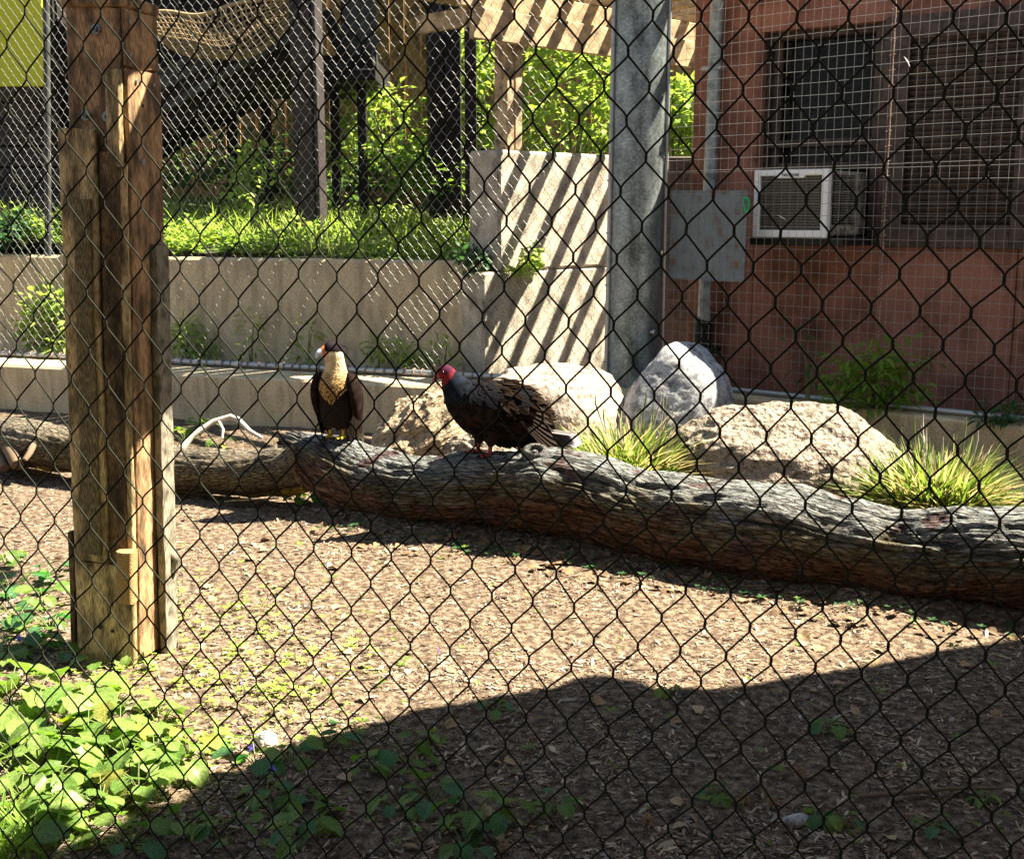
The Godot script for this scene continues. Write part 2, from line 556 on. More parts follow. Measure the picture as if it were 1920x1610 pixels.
func sheet(x0: float, x1: float, z0: float, z1: float, step: float, f: Callable) -> M:
	var m := M.new()
	var nx := int((x1 - x0) / step)
	var nz := int((z1 - z0) / step)
	for j in nz + 1:
		for k in nx + 1:
			var x := x0 + (x1 - x0) * k / nx
			var z := z0 + (z1 - z0) * j / nz
			m.p(Vector3(x, f.call(x, z), z), Vector2(x, z))
	for j in nz:
		for k in nx:
			var a := j * (nx + 1) + k
			m.quad(a, a + 1, a + nx + 2, a + nx + 1)
	return m

func make_ground():
	var g := obj("ground", sheet(-6.0, 5.0, -9.3, 1.0, 0.05, gy), mats.soil)
	g.set_meta("kind", "structure")
	var far := obj("ground_beyond", sheet(-70.0, 70.0, -90.0, 40.0, 10.0, func(_x, _z): return -0.05), mats.soil)
	far.set_meta("kind", "structure")
	var hill := M.new()
	# follows the back of the retaining wall
	var nx := 90
	var nz := 60
	for j in nz + 1:
		for k in nx + 1:
			var x := -9.0 + 13.5 * k / nx
			var z := minf(-(8.62 - 0.356 * x), -(9.02 + x) if x > -0.38 else 0.0) - 10.0 * j / nz
			hill.p(Vector3(x, hy(x, z), z))
	for j in nz:
		for k in nx:
			var a := j * (nx + 1) + k
			hill.quad(a, a + 1, a + nx + 2, a + nx + 1)
	obj("hillside", hill, mats.hill_soil).set_meta("kind", "structure")

# yaw of a line that runs from left-far to right-near with slope k
func line_yaw(k: float) -> float:
	return -atan(k)

func make_walls():
	var yaw := line_yaw(-0.356)
	var dir := Vector3(1, 0, 0.356).normalized()
	var nrm := Vector3(-0.356, 0, 1).normalized()
	# low curb that carries the back fence
	var t := thing("concrete_curb", "low concrete curb with sunlit top edge behind the logs", "curb")
	var m := M.new()
	var c0 := Vector3(-4.6, 0, -(7.74 + 0.356 * 4.6))
	var c1 := Vector3(1.05, 0, -(7.74 - 0.356 * 1.05))
	var b := Basis(dir, Vector3.UP, nrm)
	m.box((c0 + c1) * 0.5 + Vector3(0, 0.13, 0) - nrm * 0.2, Vector3((c1 - c0).length(), 0.42, 0.4), b, 0.018)
	obj("footing", m, mats.concrete_low, t)
	# strip of earth between curb and wall
	var s := M.new()
	s.box((c0 + c1) * 0.5 + Vector3(0, 0.1, 0) - nrm * 0.58, Vector3((c1 - c0).length(), 0.44, 0.36), b, 0.01)
	obj("earth_strip", s, mats.soil).set_meta("kind", "structure")
	# retaining wall
	t = thing("retaining_wall", "long tan concrete retaining wall below the leafy bank", "wall")
	m = M.new()
	var w0 := Vector3(-5.6, 0, -(8.54 + 0.356 * 5.6))
	var w1 := Vector3(-0.209, 0.860, -8.614)
	w1.y = 0
	m.box((w0 + w1) * 0.5 + Vector3(0, 0.56, 0) - nrm * 0.09, Vector3((w1 - w0).length(), 1.12, 0.18), b, 0.02)
	obj("slab", m, mats.concrete_low, t)
	# tall abutment turned 45 degrees, catching the sun
	t = thing("concrete_abutment", "tall pale concrete abutment striped by shadows of the rafters", "abutment")
	var h := Vector3(1, 0, -1).normalized()
	var n := Vector3(1, 0, 1).normalized()
	var ab := Basis(h, Vector3.UP, n)
	var a0 := Vector3(-0.088, 0, -8.62)
	var len := 1.5
	m = M.new()
	m.box(a0 + h * (len * 0.5) - n * 0.158 + Vector3(0, 1.465, 0), Vector3(len, 0.83, 0.316), ab, 0.02)
	obj("upper_block", m, mats.concrete, t)
	m = M.new()
	var lo := a0 - h * 0.155
	m.box(lo + h * (len * 0.5 + 0.07) - n * 0.16 + Vector3(0, 0.523, 0), Vector3(len + 0.14, 1.046, 0.316), ab, 0.015)
	obj("lower_block", m, mats.concrete, t)

	# brown wall seen in the gap between pole and building
	t = thing("brown_wall", "low brown wall in the gap between galvanized pole and building", "wall")
	m = M.new()
	m.box(Vector3(1.469, 1.715, -10.600) + Vector3(0.2, -0.85, 0), Vector3(1.1, 2.1, 0.2), bas(0.1), 0.01)
	obj("slab", m, mats.brown_paint, t)

# ---------------------------------------------------------------- reddish building
func make_building():
	var t := thing("stucco_building", "red-brown stucco building with window and louvred shutter", "building", Vector3(1.236, 0, -8.64), -0.661)
	var H0 := 2.88
	# walls are a quarter metre thick
	var m := M.new()
	# wall pieces round one wide opening: x 0.5 to 2.2, y 1.25 to 2.61
	m.box(Vector3(0.25, H0 / 2, -0.125), Vector3(0.5, H0, 0.25), Basis.IDENTITY, 0.012)
	obj("wall", m, mats.stucco, t)
	m = M.new()
	m.box(Vector3(1.352, 0.625, -0.125), Vector3(1.704, 1.25, 0.25))
	obj("wall", m, mats.stucco, t)
	m = M.new()
	m.box(Vector3(1.352, 2.745, -0.125), Vector3(1.704, 0.27, 0.25))
	obj("wall", m, mats.stucco, t)
	m = M.new()
	m.box(Vector3(3.6, H0 / 2, -0.125), Vector3(2.792, H0, 0.25), Basis.IDENTITY, 0.012)
	obj("wall", m, mats.stucco, t)
	m = M.new()
	m.box(Vector3(2.5, H0 / 2 + 0.02, -0.28), Vector3(4.6, H0 - 0.04, 0.04))
	obj("inner_wall", m, mats.black, t)
	# window
	var w := obj("window", M.new_frame([[Vector3(0.515, 1.93, -0.13), Vector3(0.03, 1.36, 0.1)], [Vector3(1.305, 1.93, -0.11), Vector3(0.09, 1.36, 0.14)], [Vector3(0.9, 2.585, -0.13), Vector3(0.74, 0.05, 0.1)], [Vector3(0.9, 1.275, -0.12), Vector3(0.74, 0.05, 0.12)], [Vector3(0.9, 1.9, -0.12), Vector3(0.74, 0.05, 0.05)], [Vector3(0.9, 1.755, -0.13), Vector3(0.74, 0.04, 0.05)], [Vector3(0.56, 1.93, -0.15), Vector3(0.06, 1.36, 0.04)]]), mats.brown_paint, t)
	m = M.new()
	m.box(Vector3(0.92, 2.245, -0.16), Vector3(0.68, 0.64, 0.006))
	obj("pane", m, mats.window_glass, w)
	m = M.new()
	m.box(Vector3(0.92, 1.83, -0.165), Vector3(0.68, 0.1, 0.006))
	obj("pane", m, mats.window_glass, w)
	for k in 9:
		m = M.new()
		m.box(Vector3(0.64 + 0.075 * k, 2.1, -0.225), Vector3(0.07, 0.95, 0.004), bas(0.25), 0.0)
		obj("blind_slat", m, mats.blind, w)
	m = M.new()
	m.box(Vector3(1.23, 2.1, -0.2), Vector3(0.06, 0.9, 0.02))
	obj("curtain", m, mats.grille, w)
	# louvred shutter
	var s := obj("louvred_shutter", M.new_frame([[Vector3(1.425, 1.93, 0.012), Vector3(0.15, 1.38, 0.06)], [Vector3(2.215, 1.93, 0.012), Vector3(0.11, 1.38, 0.06)], [Vector3(1.83, 2.55, 0.01), Vector3(0.66, 0.14, 0.054)], [Vector3(1.83, 1.31, 0.01), Vector3(0.66, 0.14, 0.054)]]), mats.brown_paint, t)
	var st := M.new()
	st.box(Vector3.ZERO, Vector3(0.66, 0.045, 0.012), Basis.IDENTITY, 0.004)
	var sl := st.mesh()
	for k in 32:
		var o := obj("louvre_slat", sl, mats.louvre, s)
		o.position = Vector3(1.83, 1.4 + 1.07 * k / 31.0, -0.005)
		o.rotation = Vector3(0.7 + rf(-0.03, 0.03), 0, rf(-0.004, 0.004))
	# dark band below the roof edge and the deep brown jamb at the right
	m = M.new()
	m.box(Vector3(2.31, 1.93, 0.01), Vector3(0.06, 1.4, 0.03))
	obj("jamb", m, mats.brown_paint, t)
	m = M.new()
	m.box(Vector3(2.35, 2.896, -0.13), Vector3(4.7, 0.03, 0.28))
	obj("roof_edge", m, mats.brown_paint, t)
	# air conditioner
	var a := thing("air_conditioner", "white-framed window air conditioner jutting from the dark window", "air conditioner", Vector3(1.236, 0, -8.64), -0.661)
	m = M.new()
	m.box(Vector3(0.989, 1.507, 0.19), Vector3(0.475, 0.395, 0.6), Basis.IDENTITY, 0.012)
	obj("casing", m, mats.beige_plastic, a)
	var fr := M.new()
	fr.box(Vector3(0.764, 1.507, 0.495), Vector3(0.04, 0.41, 0.05), Basis.IDENTITY, 0.006)
	fr.box(Vector3(1.212, 1.507, 0.495), Vector3(0.044, 0.41, 0.05), Basis.IDENTITY, 0.006)
	fr.box(Vector3(0.987, 1.692, 0.494), Vector3(0.41, 0.036, 0.046), Basis.IDENTITY, 0.005)
	fr.box(Vector3(0.987, 1.325, 0.494), Vector3(0.41, 0.044, 0.046), Basis.IDENTITY, 0.005)
	fr.box(Vector3(0.987, 1.671, 0.5), Vector3(0.18, 0.022, 0.036), Basis.IDENTITY, 0.004)
	obj("front_frame", fr, mats.white_metal, a)
	m = M.new()
	m.box(Vector3(0.987, 1.512, 0.488), Vector3(0.41, 0.33, 0.006))
	var g := obj("grille", m, mats.grille, a)
	var sm := M.new()
	sm.box(Vector3.ZERO, Vector3(0.41, 0.009, 0.014), bas(0, 0.5), 0.0)
	var gm := sm.mesh()
	for k in 19:
		obj("grille_slat", gm, mats.grille, g).position = Vector3(0.987, 1.352 + 0.0172 * k, 0.496)
	var tm := TextMesh.new()
	var fo := SystemFont.new()
	fo.font_names = PackedStringArray(["Droid Sans"])
	tm.font = fo
	tm.text = "FRIGIDAIRE"
	tm.font_size = 20
	tm.pixel_size = 0.0011
	tm.depth = 0.002
	var lt := obj("lettering", tm, mats.print_black, a)
	lt.position = Vector3(0.987, 1.678, 0.5195)
	# vents on the side that faces right
	var sv := M.new()
	sv.box(Vector3.ZERO, Vector3(0.012, 0.007, 0.085))
	var svm := sv.mesh()
	var vb := M.new()
	vb.box(Vector3(1.2275, 1.53, 0.27), Vector3(0.002, 0.3, 0.33))
	var vp := obj("side_vent", vb, mats.black, a)
	for c in 3:
		for k in 20:
			obj("vent_fin", svm, mats.beige_plastic, vp).position = Vector3(1.2275, 1.395 + 0.0145 * k, 0.165 + 0.105 * c)
	m = M.new()
	m.box(Vector3(1.0, 1.277, 0.2), Vector3(0.62, 0.05, 0.5), Basis.IDENTITY, 0.006)
	obj("support_shelf", m, mats.black, a)
	# downspout
	var d := thing("downspout", "grey downspout pipe running down the red-brown building corner", "downspout", Vector3(1.236, 0, -8.64), -0.661)
	m = M.new()
	m.tube([Vector3(0.205, 2.9, 0.07), Vector3(0.19, 1.8, 0.07), Vector3(0.17, 0.72, 0.07)], 0.045, 14)
	obj("pipe", m, mats.downspout, d)
	m = M.new()
	m.tube([Vector3(0.17, 0.73, 0.07), Vector3(0.165, 0.71, 0.07), Vector3(0.16, 0.3, 0.09), Vector3(0.16, 0.0, 0.1)], [0.058, 0.062, 0.06, 0.06], 14)
	obj("boot", m, mats.black, d)
	m = M.new()
	m.tube([Vector3(0.16, 0.5, 0.09), Vector3(0.25, 0.5, 0.09), Vector3(0.28, 0.55, 0.07)], 0.035, 10)
	obj("elbow", m, mats.black, d)
	for y in [2.4, 1.25]:
		m = M.new()
		m.box(Vector3(0.185, y, 0.045), Vector3(0.14, 0.03, 0.1), Basis.IDENTITY, 0.004)
		obj("bracket", m, mats.zinc, d)

# ---------------------------------------------------------------- pergola over the abutment
func make_pergola():
	var h := Vector3(1, 0, -1).normalized()
	var n := Vector3(1, 0, 1).normalized()
	var ab := Basis(h, Vector3.UP, n)
	var t := thing("timber_pergola", "pale timber pergola roof of boards, beam and rafters above the abutment", "pergola")
	var a0 := Vector3(-0.02, 0, -8.62)
	var m := M.new()
	m.box(a0 + h * 0.85 + Vector3(0, 2.68, 0), Vector3(2.4, 0.2, 0.045), ab, 0.005)
	obj("beam", m, mats.pale_timber, t)
	m = M.new()
	m.box(a0 + h * 0.87 - n * 0.035 + Vector3(0, 2.855, 0), Vector3(2.6, 0.145, 0.045), ab, 0.005)
	obj("header_board", m, mats.pale_timber, t)
	# boards of the roof, seen from below, parallel to the beam
	for k in 9:
		m = M.new()
		m.box(a0 + h * (0.9 + rf(-0.05, 0.05)) - n * (0.14 + 0.148 * k) + Vector3(0, 2.84 + 0.01 * (k % 2) + 0.03 * k, 0), Vector3(2.75, 0.03, 0.142), ab, 0.004)
		obj("roof_board", m, mats.pale_timber, t)
	for k in 13:
		m = M.new()
		m.box(a0 + h * (-0.45 + 0.27 * k) + n * 0.78 + Vector3(0, 2.955, 0), Vector3(0.085, 0.05, 1.75), ab, 0.004)
		obj("rafter", m, mats.pale_timber, t)
	m = M.new()
	m.box(a0 + h * -0.33 + Vector3(0, 2.72, 0.0) - n * 0.3, Vector3(0.045, 0.12, 0.5), ab, 0.004)
	obj("side_beam", m, mats.pale_timber, t)
	t = thing("timber_post", "pale square timber post standing on top of the abutment", "post", a0 + h * 0.13 - n * 0.14 + Vector3(0, 1.88, 0), 0.7)
	m = M.new()
	m.box(Vector3(-0.036, 0.39, 0), Vector3(0.068, 0.78, 0.14), Basis.IDENTITY, 0.006)
	obj("timber_half", m, mats.pale_timber_post, t)
	m = M.new()
	m.box(Vector3(0.036, 0.38, 0.003), Vector3(0.068, 0.76, 0.14), Basis.IDENTITY, 0.006)
	obj("timber_half", m, mats.pale_timber_post, t)

# ---------------------------------------------------------------- dark structures on the bank
func post_at(base: Vector3, top: float, w: float, dd: float, yaw: float, material: Material, called: String, label: String, lean := Vector3.ZERO) -> Node3D:
	var t := thing(called, label, "post", base, yaw)
	var m := M.new()
	m.bar(Vector3(0, -0.2, 0), Vector3(lean.x, top - base.y, lean.z), w, dd, Vector3.RIGHT, 0.008)
	obj("timber", m, material, t)
	return t

func make_back_structures():
	var p := Vector3(-1.725, 1.268, -10.600)
	var big := post_at(p, 4.0, 0.19, 0.16, -0.35, mats.purple_timber, "timber_column", "dark purple-brown timber column at the left edge of the rope net")
	var m := M.new()
	m.box(Vector3(0.12, 1.2, 0.0), Vector3(0.035, 2.9, 0.13), Basis.IDENTITY, 0.004)
	obj("edge_board", m, mats.purple_timber, big)
	p = Vector3(-0.597, 1.706, -11.200)
	var wide := thing("timber_column", "wide black timber column of two boards beside the pergola", "post", p, 0.2)
	m = M.new()
	m.bar(Vector3(-0.07, -0.3, 0), Vector3(-0.1, 2.9, 0), 0.13, 0.2, Vector3.RIGHT, 0.01)
	obj("board", m, mats.dark_timber, wide)
	m = M.new()
	m.bar(Vector3(0.06, -0.3, 0.03), Vector3(0.06, 2.9, 0.03), 0.14, 0.2, Vector3.RIGHT, 0.01)
	obj("board", m, mats.dark_timber, wide)
	p = Vector3(-0.068, 1.929, -11.500)
	post_at(p, 4.2, 0.1, 0.12, 0.1, mats.dark_timber, "timber_column", "slim black timber column just left of the pale pergola post")
	# raised deck with its own posts
	var t := thing("raised_deck", "dark raised deck on thin posts behind the rope net", "deck")
	var d0 := Vector3(-2.664, 2.784, -12.200)
	var d1 := Vector3(-1.306, 2.784, -12.200)
	m = M.new()
	m.box((d0 + d1) * 0.5 - Vector3(0, 0, 0.6), Vector3(d1.x - d0.x, 0.26, 1.6), Basis.IDENTITY, 0.01)
	obj("deck_frame", m, mats.dark_timber, t)
	m = M.new()
	m.box((d0 + d1) * 0.5 + Vector3(-0.1, 0.02, 0.22), Vector3((d1.x - d0.x) * 0.75, 0.07, 0.05), Basis.IDENTITY, 0.006)
	obj("ledge", m, mats.grey_board, t)
	for q in [Vector3(-2.715, 1.473, -12.200), Vector3(-2.414, 1.499, -12.400), Vector3(-1.739, 1.552, -12.400), Vector3(-1.425, 1.599, -12.000)]:
		m = M.new()
		m.bar(q - Vector3(0, 0.3, 0), Vector3(q.x, d0.y, q.z), 0.085, 0.085, Vector3.RIGHT, 0.005)
		obj("leg", m, mats.dark_timber, t)
	m = M.new()
	m.box(Vector3(-2.816, 3.383, -12.750), Vector3(1.75, 1.0, 0.05), Basis.IDENTITY, 0.006)
	obj("back_screen", m, mats.dark_timber, t)
	# dark cabin panel above the deck
	t = thing("deck_screen", "grey-green upright panel above the right end of the deck", "panel")
	m = M.new()
	var q0 := Vector3(-1.455, 3.139, -12.100)
	m.box(q0 + Vector3(0, 0.12, -0.05), Vector3(0.34, 0.95, 0.08), bas(0.1), 0.01)
	obj("board", m, mats.grey_board, t)
	m = M.new()
	m.bar(Vector3(-1.739, 3.317, -12.000), Vector3(-1.562, 2.787, -12.000), 0.1, 0.08, Vector3.RIGHT, 0.006)
	obj("brace", m, mats.dark_timber, t)
	m = M.new()
	m.box(Vector3(-1.460, 2.703, -11.900), Vector3(0.42, 0.1, 0.5), Basis.IDENTITY, 0.006)
	obj("foot_beam", m, mats.dark_timber, t)
	# sloping ramp below the net
	t = thing("sloping_ramp", "black sloping ramp rising to the deck under the rope net", "ramp")
	m = M.new()
	m.bar(Vector3(-3.632, 2.133, -11.900), Vector3(-1.967, 2.968, -11.900), 0.42, 1.1, Vector3(0.45, 0.9, 0), 0.01)
	obj("deck", m, mats.dark_timber, t)
	m = M.new()
	m.bar(Vector3(-3.394, 2.219, -11.300), Vector3(-1.888, 3.019, -11.300), 0.07, 0.06, Vector3(0.45, 0.9, 0), 0.006)
	obj("rail", m, mats.grey_board, t)
	m = M.new()
	m.bar(Vector3(-3.395, 2.493, -11.350), Vector3(-2.565, 2.898, -11.350), 0.16, 0.04, Vector3(0.45, 0.9, 0), 0.006)
	obj("side_board", m, mats.grey_board, t)
	# rope net hung as a hammock
	t = thing("rope_net", "tan rope net sagging like a hammock at the top left", "net")
	var e0 := Vector3(-3.101, 2.986, -11.000)
	var e1 := Vector3(-1.760, 3.293, -11.000)
	var nu := 34
	var nv := 20
	var pt := func(u: float, v: float) -> Vector3:
		var base := e0.lerp(e1, u)
		var sag := 0.42 * sin(PI * clampf(u * 0.86 + 0.08, 0, 1))
		var a := (v - 0.5) * 2.6
		return base + Vector3(0.03 * sin(v * 9.0 + u * 4.0), 0.1 - sag * cos(a) - 0.12 * u + 0.02 * sin(u * 14.0 + v * 5.0), 0.55 * sin(a))
	var st := M.new()
	for k in nu + 1:
		var line: Array = []
		for j in nv * 2 + 1:
			line.append(pt.call(float(k) / nu, float(j) / (nv * 2)))
		st.tube(line, 0.0075, 5, false)
	for j in nv + 1:
		var line: Array = []
		for k in nu * 2 + 1:
			line.append(pt.call(float(k) / (nu * 2), float(j) / nv))
		st.tube(line, 0.0075, 5, false)
	obj("netting", st, mats.rope, t).set_meta("kind", "stuff")
	for j in [0.0, 1.0]:
		var line: Array = []
		for k in 30:
			line.append(pt.call(k / 29.0, j) + Vector3(0, 0.01, 0))
		st = M.new()
		st.tube(line, 0.016, 7)
		obj("edge_rope", st, mats.rope, t)
	# tall plank fence closing the view
	t = thing("plank_fence", "tall brown plank fence closing the view behind everything", "fence")
	for k in 62:
		m = M.new()
		var x := -8.2 + 0.185 * k
		m.box(Vector3(x + rf(-0.006, 0.006), 2.7, -15.0 + rf(-0.02, 0.02) + 0.12 * x), Vector3(0.155, 4.6, 0.025), bas(-0.12 + rf(-0.03, 0.03)), 0.004)
		obj("plank", m, mats.plank_brown, t)
	for y in [1.6, 3.6]:
		m = M.new()
		m.bar(Vector3(-8.2, y, -15.12 - 0.98), Vector3(3.3, y, -15.12 + 0.4), 0.1, 0.06, Vector3.UP)
		obj("rail", m, mats.dark_timber, t)
	m = M.new()
	m.bar(Vector3(-9.5, 2.4, -15.7 - 1.1), Vector3(4.0, 2.4, -15.7 + 0.4), 5.0, 0.1, Vector3.UP)
	obj("backing", m, mats.pale_timber, t)
	# dark shed at the far left, with a yellow board above
	t = thing("dark_shed", "dark weathered timber shed behind the wall at far left", "shed")
	var s0 := Vector3(-4.990, 1.303, -11.400)
	var s1 := Vector3(-4.070, 1.303, -11.400)
	for k in 9:
		m = M.new()
		m.box(Vector3((s0.x + s1.x) * 0.5 + rf(-0.01, 0.01), s0.y - 0.3 + 0.19 * k, s0.z), Vector3(s1.x - s0.x, 0.175, 0.03), bas(0, rf(-0.05, 0.05)), 0.004)
		obj("board", m, mats.purple_timber, t)
	m = M.new()
	m.box(Vector3((s0.x + s1.x) * 0.5, s0.y + 0.5, s0.z - 0.3), Vector3(s1.x - s0.x, 4.4, 0.5))
	obj("shell", m, mats.dark_timber, t)
	m = M.new()
	m.box(Vector3(s1.x - 0.1, s0.y + 1.6, s0.z + 0.03), Vector3(0.2, 1.6, 0.04), Basis.IDENTITY, 0.004)
	obj("corner_board", m, mats.dark_timber, t)
	t = thing("yellow_board", "bright yellow-green board at the top left corner", "board")
	m = M.new()
	m.box(Vector3(-4.318, 2.986, -11.000) + Vector3(0, 0.13, 0), Vector3(0.57, 1.17, 0.03), Basis.IDENTITY, 0.004)
	obj("panel", m, mats.yellow_board, t)
	t = thing("grey_pole", "thin grey pole standing in front of the dark shed", "pole")
	m = M.new()
	m.tube([Vector3(-3.598, 1.122, -9.600), Vector3(-3.532, 2.246, -9.600), Vector3(-3.474, 3.248, -9.600)], 0.026, 10)
	obj("shaft", m, mats.grey_board, t)

# ---------------------------------------------------------------- what stands over the frame and casts the shade
func make_overhead():
	# visitor shelter: its roof shades the near corner of the ground
	var t := thing("visitor_shelter", "board roof of the visitor shelter that shades the near ground", "shelter")
	var edge := [Vector2(1.267, -3.097), Vector2(1.330, -3.187), Vector2(1.432, -3.111), Vector2(1.506, -3.224), Vector2(1.526, -3.352), Vector2(1.622, -3.363), Vector2(1.663, -3.528), Vector2(1.753, -3.566), Vector2(1.813, -3.705), Vector2(1.922, -3.768), Vector2(2.163, -3.957), Vector2(2.432, -4.046), Vector2(2.581, -4.123), Vector2(2.661, -4.211), Vector2(2.739, -4.239), Vector2(2.819, -4.184), Vector2(2.876, -4.097), Vector2(3.040, -4.097), Vector2(3.346, -4.211), Vector2(3.735, -4.372), Vector2(4.202, -4.568), Vector2(5.061, -4.843)]
	for k in edge.size() - 1:
		var a: Vector2 = edge[k]
		var c: Vector2 = edge[k + 1]
		var m := M.new()
		var y := 3.3
		for q in [0.0, 0.04]:
			m.poly([Vector3(a.x, y + q, a.y), Vector3(c.x, y + q, c.y), Vector3(c.x, y + q, 3.0), Vector3(a.x, y + q, 3.0)], Vector3(0, q - 0.02, 0))
		m.poly([Vector3(a.x, y, a.y), Vector3(c.x, y, c.y), Vector3(c.x, y + 0.04, c.y), Vector3(a.x, y + 0.04, a.y)], Vector3(0, 0, -1))
		obj("roof_board", m, mats.pale_timber, t)
	var side := M.new()
	side.box(Vector3(-1.35, 3.32, 0.45), Vector3(5.2, 0.04, 5.1), Basis.IDENTITY, 0.004)
	obj("roof_board", side, mats.pale_timber, t)
	# closed wall of the shelter behind the viewers
	side = M.new()
	side.box(Vector3(0.4, 1.65, 3.05), Vector3(8.8, 3.3, 0.1), Basis.IDENTITY, 0.004)
	obj("back_wall", side, mats.plank_brown, t)
	for q in [Vector2(1.9, 2.6), Vector2(4.5, 2.6), Vector2(4.5, -1.4)]:
		var m := M.new()
		m.box(Vector3(q.x, 1.65, q.y), Vector3(0.12, 3.3, 0.12), Basis.IDENTITY, 0.01)
		obj("post", m, mats.pale_timber_post, t)
	# cage beams above the wooden post
	t = thing("cage_beam", "timber cage beam above the wooden post", "beam")
	for pc in [[-1.16, -1.16, -0.59, -0.59, 2.62], [-0.71, -0.11, 0.25, 0.25, 2.68]]:
		var m := M.new()
		var y: float = pc[4]
		for q in [0.0, 0.05]:
			m.poly([Vector3(pc[1], y + q, -3.7), Vector3(pc[2], y + q, -3.7), Vector3(pc[3], y + q, -4.3), Vector3(pc[0], y + q, -4.3)], Vector3(0, q - 0.02, 0))
		m.poly([Vector3(pc[1], y, -3.7), Vector3(pc[2], y, -3.7), Vector3(pc[2], y + 0.05, -3.7), Vector3(pc[1], y + 0.05, -3.7)], Vector3(0, 0, 1))
		obj("board", m, mats.pale_timber, t)
	t = thing("shade_slats", "timber slats over the left side of the enclosure", "slats")
	for k in 7:
		var m := M.new()
		m.box(Vector3(-0.6 + 0.03 * (k % 3), 2.95, -4.35 - 0.155 * k), Vector3(1.5, 0.03, 0.13), Basis.IDENTITY, 0.004)
		obj("slat", m, mats.pale_timber, t)
	# black canopy above the deck: it keeps ramp, net and deck in the shade
	t = thing("deck_canopy", "dark canopy roof above the deck and rope net", "canopy")
	var cm := M.new()
	cm.box(Vector3(-1.75, 4.3, -12.75), Vector3(2.9, 0.06, 3.7), Basis.IDENTITY, 0.01)
	obj("roof", cm, mats.dark_timber, t)
	for q in [Vector2(-0.36, -11.0), Vector2(-0.36, -14.4)]:
		cm = M.new()
		cm.box(Vector3(q.x, 2.75, q.y), Vector3(0.1, 3.05, 0.1))
		obj("post", cm, mats.dark_timber, t)

# ---------------------------------------------------------------- logs
var log_rings: Array = []

# a bark-covered trunk along a path; paint(dir_up, along, angle, place) gives the vertex colour
func trunk(path: Array, radii: Array, sides: int, rough: float, seed_off: float, paint: Callable) -> Array:
	var rs: Array = []
	var cols: Array = []
	var along := 0.0
	for k in path.size():
		if k > 0:
			along += (path[k] - path[k - 1]).length()
		var d: Vector3 = (path[mini(k + 1, path.size() - 1)] - path[maxi(k - 1, 0)]).normalized()
		var x := Vector3.UP.cross(d).normalized()
		var y := d.cross(x).normalized()
		var ring: Array = []
		var cc: Array = []
		for j in sides:
			var a := TAU * j / sides
			var nrm := x * cos(a) + y * sin(a)
			var q: Vector3 = path[k] + nrm * radii[k]
			var big := noise.get_noise_3d(q.x * 2.2 + seed_off, q.y * 2.2, q.z * 2.2)
			var ridge := noise2.get_noise_3d(cos(a) * 2.6 + seed_off, sin(a) * 2.6, along * 1.6)
			var small := noise.get_noise_3d(cos(a) * 7.0 + seed_off, sin(a) * 7.0 + 5.0, along * 9.0)
			var off := rough * (big * 1.1 + ridge * 0.35 + small * 0.3)
			off -= rough * 0.3 * smoothstep(0.35, 0.8, noise2.get_noise_3d(cos(a) * 7.0 + seed_off, sin(a) * 7.0, along * 1.1))
			ring.append(q + nrm * off)
			cc.append(paint.call(nrm.y, along, a, q, ridge, big))
		rs.append(ring)
		cols.append(cc)
	return [rs, cols]

func mixc(a: Color, b: Color, f: float) -> Color:
	return a.lerp(b, clampf(f, 0.0, 1.0))

